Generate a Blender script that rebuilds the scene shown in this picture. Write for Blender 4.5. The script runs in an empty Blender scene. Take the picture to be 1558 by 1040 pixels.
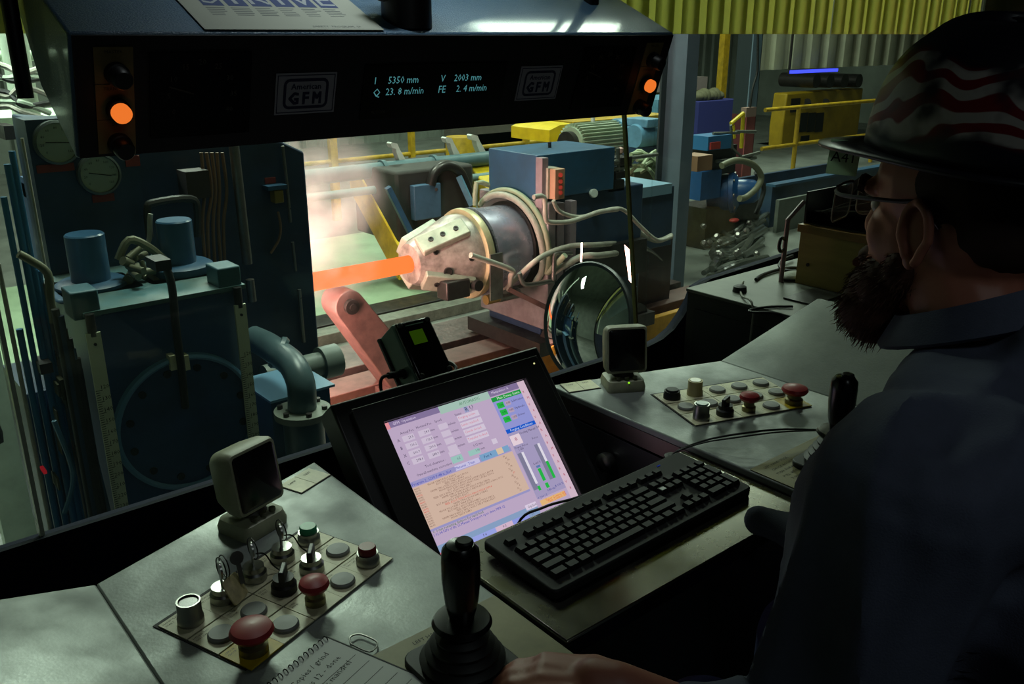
import bpy, bmesh, math, random
from mathutils import Vector, Matrix, Euler, noise
random.seed(7)
S = bpy.context.scene
COL = S.collection
R = math.radians

# ------------------------------------------------------------------ camera
CAM = Vector((0.0, 0.0, 1.45))
FPX = 1340.0
TH = math.atan(467 / 1340.0)
PS = R(50.2)
FH = Vector((math.cos(PS), math.sin(PS), 0))
RT = Vector((math.sin(PS), -math.cos(PS), 0))
UPV = Vector((0, 0, 1))
FW = FH * math.cos(TH) - UPV * math.sin(TH)
UU = UPV * math.cos(TH) + FH * math.sin(TH)
cd = bpy.data.cameras.new('camera')
cam = bpy.data.objects.new('camera', cd)
COL.objects.link(cam)
cd.sensor_width = 36
cd.lens = FPX / 1558 * 36
cd.clip_start = 0.02
cd.clip_end = 100
mw = Matrix.Identity(4)
for i in range(3):
    mw[i][0] = RT[i]; mw[i][1] = UU[i]; mw[i][2] = -FW[i]; mw[i][3] = CAM[i]
cam.matrix_world = mw
S.camera = cam

# ------------------------------------------------------------------ world, lamps, exposure
S.view_settings.view_transform = 'Standard'
S.view_settings.look = 'None'
S.view_settings.gamma = 1
S.view_settings.use_curve_mapping = False
S.view_settings.exposure = 0.0
S.cycles.use_denoising = True
S.cycles.max_bounces = 7
S.cycles.transparent_max_bounces = 16
S.cycles.volume_bounces = 1
w = bpy.data.worlds.new('world'); S.world = w
w.use_nodes = True
w.node_tree.nodes['Background'].inputs[0].default_value = (0.5, 0.6, 0.5, 1)
w.node_tree.nodes['Background'].inputs[1].default_value = 0.01


def area(name, loc, target, size, power, col, spread=180):
    l = bpy.data.lights.new(name, 'AREA')
    l.shape = 'RECTANGLE'; l.size = size[0]; l.size_y = size[1]
    l.energy = power; l.color = col; l.spread = R(spread)
    o = bpy.data.objects.new(name, l); COL.objects.link(o)
    o.location = loc
    o.rotation_euler = (Vector(target) - Vector(loc)).to_track_quat('-Z', 'Y').to_euler()
    return o


FLUO = (0.84, 1.0, 0.80)
area('high_bay_and_fill_lamp', (6.0, 5.2, 5.4), (5.2, 4.6, -0.9), (1.6, 1.6), 250, FLUO)
area('high_bay_and_fill_lamp', (3.2, 8.2, 5.6), (3.2, 8.0, -0.9), (1.6, 1.6), 430, FLUO)
area('high_bay_and_fill_lamp', (2.2, 3.0, 5.6), (2.2, 3.2, -0.9), (1.6, 1.0), 210, FLUO)  # added lamp that brightens the column front and ram housing
area('booth_fill_light', (0.4, -0.7, 2.26), (0.4, -0.7, 0.0), (0.6, 0.2), 2.0, (0.85, 1.0, 1.0))  # unseen lamp added to lift the dark operator and booth interior
area('hood_fill_light', (0.87, 1.22, 2.26), (0.87, 1.30, 1.5), (0.5, 0.08), 0.9, (0.9, 1.0, 1.0), 60)  # unseen lamp added to brighten the hood top, spread kept narrow
area('high_bay_and_fill_lamp', (12.5, 9.0, 6.0), (12.5, 9.0, -0.9), (2.0, 2.0), 620, FLUO)
area('high_bay_and_fill_lamp', (0.2, 5.6, 3.6), (0.3, 5.2, -0.9), (1.2, 1.2), 130, (0.85, 1.0, 0.86), 100)
area('high_bay_and_fill_lamp', (8.0, 14.0, 6.0), (8.0, 13.0, -0.9), (2.0, 2.0), 420, FLUO)


# ------------------------------------------------------------------ measuring helpers (pixel of the 1558 x 1040 frame -> point at a known distance)
def ray(x, y):
    return FW * FPX + RT * (x - 779.0) - UU * (y - 520.0)


def at(x, y, Y):
    r = ray(x, y); return CAM + r * (Y / r.y)


def atz(x, y, z):
    r = ray(x, y); return CAM + r * ((z - CAM.z) / r.z)


def atx(x, y, X):
    r = ray(x, y); return CAM + r * (X / r.x)


# ------------------------------------------------------------------ materials
def lin(c):
    return tuple(((v / 12.92) if v <= 0.04045 else ((v + 0.055) / 1.055) ** 2.4) for v in [u / 255 for u in c])


MATS = {}


def mat(name, rgb, rough=0.5, metal=0.0, var=0.0, vscale=8.0, dirt=None, bump=0.0, bscale=60.0, emit=0.0, stretch=None, rvar=0.0, spec=0.5, coat=0.0):
    if name in MATS: return MATS[name]
    m = bpy.data.materials.new(name); m.use_nodes = True
    nt = m.node_tree; b = nt.nodes['Principled BSDF']
    c = lin(rgb) + (1,)
    b.inputs['Base Color'].default_value = c
    b.inputs['Roughness'].default_value = rough
    b.inputs['Metallic'].default_value = metal
    b.inputs['Specular IOR Level'].default_value = spec
    b.inputs['Coat Weight'].default_value = coat; b.inputs['Coat Roughness'].default_value = 0.07
    if emit:
        b.inputs['Emission Color'].default_value = c
        b.inputs['Emission Strength'].default_value = emit
    if var or bump or rvar:
        tc = nt.nodes.new('ShaderNodeTexCoord')
        src = tc.outputs['Object']
        if stretch:
            mp = nt.nodes.new('ShaderNodeMapping'); mp.inputs['Scale'].default_value = stretch
            nt.links.new(src, mp.inputs['Vector']); src = mp.outputs['Vector']
    if var or rvar:
        n = nt.nodes.new('ShaderNodeTexNoise'); n.inputs['Scale'].default_value = vscale
        n.inputs['Detail'].default_value = 6; n.inputs['Roughness'].default_value = 0.65
        nt.links.new(src, n.inputs['Vector'])
        rp = nt.nodes.new('ShaderNodeMapRange')
        rp.inputs['From Min'].default_value = 0.35; rp.inputs['From Max'].default_value = 0.7
        nt.links.new(n.outputs['Fac'], rp.inputs['Value'])
        if var:
            mx = nt.nodes.new('ShaderNodeMix'); mx.data_type = 'RGBA'
            d = lin(dirt) if dirt else tuple(v * (1 - var) for v in c[:3])
            mx.inputs['A'].default_value = c
            mx.inputs['B'].default_value = tuple(d) + (1,)
            if dirt:
                ml = nt.nodes.new('ShaderNodeMath'); ml.operation = 'MULTIPLY'; ml.inputs[1].default_value = var
                nt.links.new(rp.outputs[0], ml.inputs[0]); nt.links.new(ml.outputs[0], mx.inputs['Factor'])
            else:
                nt.links.new(rp.outputs[0], mx.inputs['Factor'])
            nt.links.new(mx.outputs['Result'], b.inputs['Base Color'])
        if rvar:
            r2 = nt.nodes.new('ShaderNodeMapRange')
            r2.inputs['To Min'].default_value = max(0.02, rough - rvar); r2.inputs['To Max'].default_value = min(1, rough + rvar)
            nt.links.new(rp.outputs[0], r2.inputs['Value']); nt.links.new(r2.outputs[0], b.inputs['Roughness'])
    if bump:
        n2 = nt.nodes.new('ShaderNodeTexNoise'); n2.inputs['Scale'].default_value = bscale; n2.inputs['Detail'].default_value = 4
        nt.links.new(src, n2.inputs['Vector'])
        bp = nt.nodes.new('ShaderNodeBump'); bp.inputs['Strength'].default_value = bump; bp.inputs['Distance'].default_value = 0.01
        nt.links.new(n2.outputs['Fac'], bp.inputs['Height']); nt.links.new(bp.outputs[0], b.inputs['Normal'])
    MATS[name] = m
    return m


def emis(name, rgb, strength=1.0, lincol=None):
    if name in MATS: return MATS[name]
    m = bpy.data.materials.new(name); m.use_nodes = True
    nt = m.node_tree; nt.nodes.clear()
    e = nt.nodes.new('ShaderNodeEmission'); o = nt.nodes.new('ShaderNodeOutputMaterial')
    e.inputs[0].default_value = (lincol if lincol else lin(rgb)) + (1,)
    e.inputs[1].default_value = strength
    nt.links.new(e.outputs[0], o.inputs[0])
    MATS[name] = m
    return m


def glassmat(name, dust=0.03, dcol=(150, 170, 160), tint=(0.93, 0.96, 0.95), scale=3.0):
    m = bpy.data.materials.new(name); m.use_nodes = True
    nt = m.node_tree; nt.nodes.clear(); N = nt.nodes.new; L = nt.links.new
    o = N('ShaderNodeOutputMaterial'); t = N('ShaderNodeBsdfTransparent'); g = N('ShaderNodeBsdfGlossy'); d = N('ShaderNodeBsdfDiffuse')
    t.inputs[0].default_value = tint + (1,)
    g.inputs['Roughness'].default_value = 0.02
    d.inputs[0].default_value = lin(dcol) + (1,)
    lw = N('ShaderNodeLayerWeight'); lw.inputs[0].default_value = 0.5
    pw_ = N('ShaderNodeMath'); pw_.operation = 'POWER'; pw_.inputs[1].default_value = 5; L(lw.outputs['Facing'], pw_.inputs[0])
    fr = N('ShaderNodeMath'); fr.operation = 'MULTIPLY_ADD'; fr.inputs[1].default_value = 0.9; fr.inputs[2].default_value = 0.02; L(pw_.outputs[0], fr.inputs[0])
    m1 = N('ShaderNodeMixShader'); m2 = N('ShaderNodeMixShader')
    L(fr.outputs[0], m1.inputs[0]); L(t.outputs[0], m1.inputs[1]); L(g.outputs[0], m1.inputs[2])
    tc = N('ShaderNodeTexCoord'); n = N('ShaderNodeTexNoise'); n.inputs['Scale'].default_value = scale; n.inputs['Detail'].default_value = 8
    mr = N('ShaderNodeMapRange'); mr.inputs['From Min'].default_value = 0.3; mr.inputs['From Max'].default_value = 0.75
    mr.inputs['To Min'].default_value = dust * 0.5; mr.inputs['To Max'].default_value = dust * 1.6
    L(tc.outputs['Object'], n.inputs['Vector']); L(n.outputs['Fac'], mr.inputs['Value'])
    L(mr.outputs[0], m2.inputs[0]); L(m1.outputs[0], m2.inputs[1]); L(d.outputs[0], m2.inputs[2])
    L(m2.outputs[0], o.inputs[0])
    MATS[name] = m
    return m


# ------------------------------------------------------------------ mesh builder
WM = {}


def basis(d):
    d = d.normalized()
    a = Vector((0, 0, 1)) if abs(d.z) < 0.9 else Vector((1, 0, 0))
    u = d.cross(a).normalized()
    return u, d.cross(u).normalized()


class MB:
    def __init__(s): s.v = []; s.f = []

    def add(s, vs, fs):
        o = len(s.v); s.v += [Vector(v) for v in vs]; s.f += [tuple(i + o for i in f) for f in fs]; return s

    def box(s, lo, hi, M=None):
        x0, y0, z0 = lo; x1, y1, z1 = hi
        vs = [Vector(p) for p in ((x0, y0, z0), (x1, y0, z0), (x1, y1, z0), (x0, y1, z0), (x0, y0, z1), (x1, y0, z1), (x1, y1, z1), (x0, y1, z1))]
        if M: vs = [M @ v for v in vs]
        return s.add(vs, [(3, 2, 1, 0), (4, 5, 6, 7), (0, 1, 5, 4), (1, 2, 6, 5), (2, 3, 7, 6), (3, 0, 4, 7)])

    def cbox(s, c, sz, M=None):
        c = Vector(c); h = Vector(sz) / 2
        return s.box(c - h, c + h, M)

    def bar(s, p0, p1, wd, hg, up=(0, 0, 1)):
        p0 = Vector(p0); p1 = Vector(p1); d = (p1 - p0).normalized()
        u = d.cross(Vector(up)).normalized(); v = u.cross(d).normalized()
        q = [p + u * (a * wd / 2) + v * (b * hg / 2) for p in (p0, p1) for a, b in ((-1, -1), (1, -1), (1, 1), (-1, 1))]
        return s.add(q, [(0, 1, 2, 3), (7, 6, 5, 4), (0, 4, 5, 1), (1, 5, 6, 2), (2, 6, 7, 3), (3, 7, 4, 0)])

    def cyl(s, p0, p1, r0, r1=None, n=16, cap=True):
        p0 = Vector(p0); p1 = Vector(p1); r1 = r0 if r1 is None else r1
        u, v = basis(p1 - p0); vs = []
        for p, r in ((p0, r0), (p1, r1)):
            for i in range(n):
                a = 2 * math.pi * i / n; vs.append(p + u * (r * math.cos(a)) + v * (r * math.sin(a)))
        fs = [(i, (i + 1) % n, n + (i + 1) % n, n + i) for i in range(n)]
        if cap: fs += [tuple(reversed(range(n))), tuple(range(n, 2 * n))]
        return s.add(vs, fs)

    def lathe(s, prof, o=(0, 0, 0), ax=(0, 0, 1), n=24, a0=0, a1=None):
        o = Vector(o); d = Vector(ax).normalized(); u, v = basis(d); vs = []; fs = []
        full = a1 is None
        k = n if full else n + 1
        for r, h in prof:
            for i in range(k):
                a = a0 + (2 * math.pi if full else (a1 - a0)) * i / n
                vs.append(o + d * h + u * (max(r, 1e-5) * math.cos(a)) + v * (max(r, 1e-5) * math.sin(a)))
        for j in range(len(prof) - 1):
            for i in range(n):
                i2 = (i + 1) % k
                fs.append((j * k + i, j * k + i2, (j + 1) * k + i2, (j + 1) * k + i))
        if full:
            if prof[0][0] > 1e-4: fs.append(tuple(reversed(range(k))))
            if prof[-1][0] > 1e-4: fs.append(tuple(range((len(prof) - 1) * k, len(prof) * k)))
        return s.add(vs, fs)

    def tube(s, pts, r, n=8, smooth=0):
        pts = [Vector(p) for p in pts]
        if smooth: pts = spline(pts, smooth)
        rr = r if isinstance(r, (list, tuple)) else [r] * len(pts)
        if len(rr) != len(pts): rr = [rr[0] + (rr[-1] - rr[0]) * i / (len(pts) - 1) for i in range(len(pts))]
        vs = []; fs = []; pu = None
        for j, p in enumerate(pts):
            d = (pts[min(j + 1, len(pts) - 1)] - pts[max(j - 1, 0)])
            if d.length < 1e-9: d = Vector((0, 0, 1))
            d.normalize()
            if pu is None: u, v = basis(d)
            else:
                u = (pu - d * pu.dot(d))
                u = u.normalized() if u.length > 1e-6 else basis(d)[0]
                v = d.cross(u)
            pu = u
            for i in range(n):
                a = 2 * math.pi * i / n; vs.append(p + u * (rr[j] * math.cos(a)) + v * (rr[j] * math.sin(a)))
        for j in range(len(pts) - 1):
            for i in range(n):
                fs.append((j * n + i, j * n + (i + 1) % n, (j + 1) * n + (i + 1) % n, (j + 1) * n + i))
        fs += [tuple(reversed(range(n))), tuple(range((len(pts) - 1) * n, len(pts) * n))]
        return s.add(vs, fs)

    def ell(s, c, r, M=None, n=16, m=10):
        c = Vector(c); r = Vector(r) if not isinstance(r, (int, float)) else Vector((r, r, r)); vs = []; fs = []
        for j in range(m + 1):
            t = math.pi * j / m
            for i in range(n):
                a = 2 * math.pi * i / n
                p = Vector((r.x * math.sin(t) * math.cos(a), r.y * math.sin(t) * math.sin(a), r.z * math.cos(t)))
                vs.append(c + (M @ p if M else p))
        for j in range(m):
            for i in range(n):
                fs.append((j * n + i, (j + 1) * n + i, (j + 1) * n + (i + 1) % n, j * n + (i + 1) % n))
        return s.add(vs, fs)

    def prism(s, poly, a, b, f):
        """poly: 2-D points, f(p, t) -> 3-D point, extruded from a to b"""
        n = len(poly)
        vs = [f(p, a) for p in poly] + [f(p, b) for p in poly]
        fs = [tuple(range(n)), tuple(reversed(range(n, 2 * n)))] + [(i, n + i, n + (i + 1) % n, (i + 1) % n) for i in range(n)]
        return s.add(vs, fs)

    def quad(s, a, b, c, d): return s.add([a, b, c, d], [(0, 1, 2, 3)])

    def text(s, body, size, M, align='CENTER', xs=1.0, res=1):
        cu = bpy.data.curves.new('t', 'FONT'); cu.body = body; cu.size = size; cu.align_x = align; cu.align_y = 'CENTER'; cu.resolution_u = res
        ob = bpy.data.objects.new('t', cu)
        me = bpy.data.meshes.new_from_object(ob)
        s.add([M @ Vector((v.co.x * xs, v.co.y, 0)) for v in me.vertices], [tuple(p.vertices) for p in me.polygons])
        bpy.data.objects.remove(ob); bpy.data.meshes.remove(me); bpy.data.curves.remove(cu)
        return s

    def mesh(s, name, fix=True):
        me = bpy.data.meshes.new(name)
        me.from_pydata([tuple(v) for v in s.v], [], s.f)
        if fix:
            bm = bmesh.new(); bm.from_mesh(me)
            bmesh.ops.recalc_face_normals(bm, faces=bm.faces)
            bm.to_mesh(me); bm.free()
        return me

    def build(s, name, m, parent=None, local=False, bevel=0.0, smooth=True, label=None, kind=None, fix=True, seg=2):
        if parent is not None and not local:
            iv = WM[parent.name].inverted()
            s.v = [iv @ v for v in s.v]
        me = s.mesh(name, fix)
        me.materials.append(m)
        if smooth:
            me.polygons.foreach_set('use_smooth', [True] * len(me.polygons))
            me.set_sharp_from_angle(angle=R(38))
        o = bpy.data.objects.new(name, me); COL.objects.link(o)
        if parent is not None:
            o.parent = parent; WM[o.name] = WM[parent.name]
        else: WM[o.name] = Matrix.Identity(4)
        if bevel:
            b = o.modifiers.new('bevel', 'BEVEL'); b.width = bevel; b.segments = seg; b.limit_method = 'ANGLE'; b.angle_limit = R(40)
        if label: o['label'] = label
        if kind: o['kind'] = kind
        return o


def spline(P, k):
    out = []
    for i in range(len(P) - 1):
        p0 = P[max(i - 1, 0)]; p1 = P[i]; p2 = P[i + 1]; p3 = P[min(i + 2, len(P) - 1)]
        for j in range(k):
            t = j / k
            out.append(0.5 * ((2 * p1) + (p2 - p0) * t + (2 * p0 - 5 * p1 + 4 * p2 - p3) * t * t + (3 * p1 - p0 - 3 * p2 + p3) * t ** 3))
    out.append(P[-1]); return out


def tag(o, label, cat, group=None):
    o['label'] = label; o['category'] = cat
    if group: o['group'] = group
    return o


def thing(name, label, cat, loc=(0, 0, 0), M=None, group=None):
    o = bpy.data.objects.new(name, None); COL.objects.link(o); o.empty_display_size = 0.05
    m = Matrix.Translation(Vector(loc)) @ (M if M else Matrix.Identity(4))
    o.matrix_world = m; WM[o.name] = m
    return tag(o, label, cat, group)


def struct(name, mb, m, parent=None, **k):
    o = mb.build(name, m, parent, **k); o['kind'] = 'structure'; return o


def solo(name, mb, m, label, cat, group=None, **k):
    """a thing that is one mesh; origin at its base"""
    lo = Vector((min(v.x for v in mb.v), min(v.y for v in mb.v), min(v.z for v in mb.v)))
    hi = Vector((max(v.x for v in mb.v), max(v.y for v in mb.v), max(v.z for v in mb.v)))
    c = Vector(((lo.x + hi.x) / 2, (lo.y + hi.y) / 2, lo.z))
    mb.v = [v - c for v in mb.v]
    o = mb.build(name, m, None, **k); o.location = c; WM[o.name] = Matrix.Translation(c)
    return tag(o, label, cat, group)


def frame(o, x, y):
    """matrix with origin o, axes x, y and x cross y"""
    x = Vector(x).normalized(); y = Vector(y); y = (y - x * y.dot(x)).normalized(); z = x.cross(y)
    M = Matrix.Identity(4)
    for i in range(3): M[i][0] = x[i]; M[i][1] = y[i]; M[i][2] = z[i]; M[i][3] = o[i]
    return M


def rrect(w, h, r, n=4):
    out = []
    for cx, cy, a0 in ((w / 2 - r, h / 2 - r, 0), (-w / 2 + r, h / 2 - r, 90), (-w / 2 + r, -h / 2 + r, 180), (w / 2 - r, -h / 2 + r, 270)):
        for i in range(n + 1):
            a = R(a0 + 90 * i / n); out.append((cx + r * math.cos(a), cy + r * math.sin(a)))
    return out


def blob(mb, voxel, smooth=4, name='blob'):
    """joins overlapping closed pieces into one continuous skin and returns it as a new MB"""
    me = mb.mesh(name); ob = bpy.data.objects.new(name, me); COL.objects.link(ob)
    md = ob.modifiers.new('r', 'REMESH'); md.mode = 'VOXEL'; md.voxel_size = voxel; md.use_smooth_shade = True
    if smooth:
        sm = ob.modifiers.new('s', 'SMOOTH'); sm.iterations = smooth; sm.factor = 0.6
    dg = bpy.context.evaluated_depsgraph_get(); dg.update()
    e = bpy.data.meshes.new_from_object(ob.evaluated_get(dg))
    out = MB(); out.add([v.co.copy() for v in e.vertices], [tuple(p.vertices) for p in e.polygons])
    bpy.data.objects.remove(ob); bpy.data.meshes.remove(me); bpy.data.meshes.remove(e)
    return out
# ================================================================== materials used by many things
wall_blue = mat('booth_wall_paint', (11, 16, 36), 0.8, var=0.4, spec=0.15)
dark_shell = mat('booth_dark_lining', (16, 17, 19), 0.8, var=0.3)
booth_floor = mat('booth_floor_vinyl', (22, 22, 22), 0.7, var=0.4)
hall_grey = mat('hall_cladding', (120, 128, 118), 0.6, var=0.35, vscale=1.2)
concrete = mat('hall_concrete', (112, 116, 108), 0.75, var=0.45, vscale=2.0)
green_floor = mat('green_floor_paint', (150, 172, 140), 0.5, var=0.3, vscale=3)
yellow_paint = mat('safety_yellow_paint', (226, 196, 22), 0.5, var=0.35, vscale=5)
olive_yellow = mat('dirty_and_shaded_yellow', (196, 158, 30), 0.55, var=0.5, vscale=7)
m_black = mat('black_plastic', (14, 14, 15), 0.45)
m_blackgloss = mat('black_gloss', (8, 8, 9), 0.25)
m_rubber = mat('black_rubber', (12, 12, 12), 0.55)
m_beige = mat('beige_plastic', (158, 160, 134), 0.5, var=0.25, vscale=20)
m_cream = mat('engraved_cream_plate', (212, 208, 172), 0.5, var=0.3, vscale=25)
m_yplate = mat('engraved_yellow_plate', (200, 170, 10), 0.5, var=0.3, vscale=25)
m_ink = mat('black_ink', (22, 22, 20), 0.7)
m_chrome = mat('chromed_metal', (150, 150, 146), 0.35, 1.0, rvar=0.08)
m_desk = mat('brushed_steel_sheet', (124, 130, 126), 0.5, 0.3, var=0.3, vscale=6, rvar=0.16, bump=0.05, bscale=220)
m_tray = mat('worn_stainless_tray', (132, 130, 118), 0.26, 1.0, var=0.3, vscale=9, rvar=0.08)
m_blue = mat('machine_blue_paint', (44, 84, 116), 0.45, var=0.5, vscale=6, dirt=(30, 40, 44))
m_bluedark = mat('machine_dark_blue_paint', (42, 64, 92), 0.42, var=0.6, vscale=4, dirt=(22, 26, 32))
m_bluelight = mat('machine_light_blue_paint', (96, 146, 176), 0.45, var=0.4, vscale=8)
m_steel = mat('worn_steel', (150, 146, 140), 0.38, 0.85, var=0.45, vscale=9, rvar=0.12)
m_darksteel = mat('oily_steel', (66, 62, 60), 0.42, 0.6, var=0.5, vscale=10, rvar=0.1)
m_rust = mat('red_brown_scaled_steel', (112, 84, 78), 0.55, 0.25, var=0.5, vscale=9, bump=0.1)
m_hose = mat('pale_hose', (176, 174, 160), 0.5, var=0.3, vscale=20)
m_darkhose = mat('dark_hose', (40, 40, 38), 0.5, var=0.4, vscale=20)
m_white = mat('white_enamel', (205, 212, 205), 0.5, var=0.2, vscale=10)
m_redlabel = mat('red_label', (130, 44, 38), 0.6, var=0.3)

# ================================================================== the booth
bx = lambda a, b: MB().box(a, b)
struct('floor', bx((-1.2, -1.6, -0.06), (3.8, 1.6, 0)), booth_floor)
struct('ceiling', bx((-1.2, -1.6, 2.3), (3.8, 1.62, 2.36)), dark_shell)
struct('wall_left', bx((-1.26, -1.6, 0), (-1.2, 1.62, 2.3)), dark_shell)
struct('wall_back', bx((-1.26, -1.66, 0), (3.8, -1.6, 2.3)), dark_shell)
struct('wall_right', bx((3.72, -1.6, 0), (3.8, 1.62, 2.3)), dark_shell)
sill = [(-1.2, 0.0), (3.72, 0.0), (3.72, 0.79), (2.6, 0.785), (2.06, 0.765), (2.004, 0.752), (1.985, 0.715), (1.95, 0.675), (1.91, 0.642), (1.86, 0.622), (1.80, 0.613), (-1.2, 0.613)]
struct('wall_front', MB().prism(sill, 1.556, 1.59, lambda p, t: Vector((p[0], t, p[1]))), wall_blue)
struct('wall_front_header', bx((-1.2, 1.545, 2.2), (3.72, 1.60, 2.3)), wall_blue)
struct('light_block_top', bx((1.05, 1.545, 1.95), (1.85, 1.565, 2.2)), wall_blue)  # these upper panels are added out of view to limit lamp light
struct('light_block_left', bx((-1.2, 1.545, 1.68), (1.05, 1.565, 2.2)), wall_blue)
struct('light_block_right', bx((1.85, 1.545, 1.68), (3.72, 1.565, 2.2)), wall_blue)
g = glassmat('dusty_window_glass', 0.05)
g2 = glassmat('hazy_window_glass', 0.065, (130, 150, 150))
for i, (x0, x1, gm) in enumerate(((-1.2, 0.228, g), (0.234, 1.8, g), (1.8, 3.72, g2))):
    if i < 2: poly = [(x0, 0.613), (x1, 0.613), (x1, 2.2), (x0, 2.2)]
    else: poly = [(x0, 0.613)] + sill[9:2:-1] + [(3.72, 0.79), (3.72, 2.2), (x0, 2.2)]
    struct('window_%d' % (i + 1), MB().prism(poly, 1.572, 1.578, lambda p, t: Vector((p[0], t, p[1]))), gm)
struct('trim_1', bx((0.2275, 1.566, 0.613), (0.2345, 1.584, 2.2)), mat('pale_glazing_bead', (190, 200, 176), 0.4))
struct('trim_2', MB().bar((1.545, 1.575, 2.2), (1.7735, 1.575, 0.613), 0.006, 0.012, (0, 1, 0)), mat('brass_glazing_bead', (150, 140, 84), 0.35, 0.6))
# window frame lip round the cut-out
lip = [(p[0], p[1]) for p in sill[3:]]
mb = MB()
for a, b in zip(lip[:-1], lip[1:]): mb.bar((a[0], 1.560, a[1]), (b[0], 1.560, b[1]), 0.012, 0.010, (0, 1, 0))
struct('trim_3', mb, mat('dark_blue_frame', (8, 14, 24), 0.8, spec=0.15))

# yellow-green strip curtain hung over the upper window, outside
vm = bpy.data.materials.new('translucent_yellow_strip'); vm.use_nodes = True
nt = vm.node_tree; nt.nodes.clear()
o_ = nt.nodes.new('ShaderNodeOutputMaterial'); d_ = nt.nodes.new('ShaderNodeBsdfDiffuse'); t_ = nt.nodes.new('ShaderNodeBsdfTranslucent'); x_ = nt.nodes.new('ShaderNodeMixShader')
d_.inputs[0].default_value = lin((196, 196, 132)) + (1,); t_.inputs[0].default_value = lin((214, 214, 150)) + (1,); x_.inputs[0].default_value = 0.6
nt.links.new(d_.outputs[0], x_.inputs[1]); nt.links.new(t_.outputs[0], x_.inputs[2]); nt.links.new(x_.outputs[0], o_.inputs[0])
va = thing('strip_valance', 'yellow-green plastic strips hanging across the top of the window', 'valance', (1.26, 1.64, 1.452))
sme = MB().box((-0.038, -0.0015, 0.0), (0.038, 0.0015, 0.41)).mesh('strip'); sme.materials.append(vm)
for i in range(94):
    o = bpy.data.objects.new('strip', sme); COL.objects.link(o); o.parent = va
    o.location = (-2.42 + i * 0.0525, 0.012 if i % 2 else -0.004, 0); o.rotation_euler = (0, 0, R(random.uniform(-5, 5)))
MB().box((-2.46, -0.012, 0.40), (2.46, 0.020, 0.425)).build('hanging_rail', m_steel, va, local=True)

# ================================================================== consoles
XM = 0.868


def mirror(x, side): return x if side < 0 else 2 * XM - x


def console(side, label):
    fx = lambda x: mirror(x, side)
    t = thing('control_console', label, 'console', (fx(0.36), 0.8, 0))
    top = [(0.600, 0.42), (0.600, 1.242), (0.212, 1.108), (0.212, 0.42)]
    tp = lambda p, z: Vector((fx(p[0]), p[1], z))
    MB().prism(top, 0.756, 0.770, tp).build('worktop', m_desk, t, bevel=0.003)
    # raised wing beyond the fold
    w0 = [Vector((fx(0.212), 1.108, 0.770)), Vector((fx(0.212), 0.42, 0.770)), Vector((fx(-0.09), 0.42, 0.867)), Vector((fx(-0.09), 1.067, 0.867))]
    off = Vector((0, 0, -0.014))
    m = MB(); m.add(w0 + [v + off for v in w0], [(0, 1, 2, 3), (7, 6, 5, 4), (0, 4, 5, 1), (1, 5, 6, 2), (2, 6, 7, 3), (3, 7, 4, 0)])
    m.build('wing_panel', m_desk, t, bevel=0.003)
    body = [(0.585, 0.55), (0.585, 1.215), (0.22, 1.085), (-0.07, 1.045), (-0.07, 0.55)]
    MB().prism(body, 0.0, 0.754, tp).build('cabinet_body', mat('console_body_paint', (20, 24, 34), 0.5, var=0.3), t)
    # return of the sheet along the inner edge
    MB().prism([(0.600, 0.42), (0.600, 1.242), (0.594, 1.242), (0.594, 0.42)], 0.725, 0.757, tp).build('edge_return', mat('edge_return_steel', (96, 84, 80), 0.35, 0.8), t)
    MB().prism([(0.600, 0.75), (0.600, 1.2), (0.588, 1.2), (0.588, 0.75)], 0.60, 0.72, tp).build('inner_panel', mat('console_inner_panel', (30, 30, 32), 0.5), t)
    return t


cL = console(-1, 'dull grey steel console desk with keyed switches, nearest the spiral notepad')
cR = console(1, 'grey steel console desk with raised wing beside the wooden box')
m = MB().lathe([(0, 0.0), (0.016, 0.0), (0.02, -0.01), (0.02, -0.02), (0.012, -0.026)], (1.132, 1.06, 0.67), (1, 0, 0), 16)
m.build('lock_knob', m_chrome, cR, label='chrome lock knob on the inner side')


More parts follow.
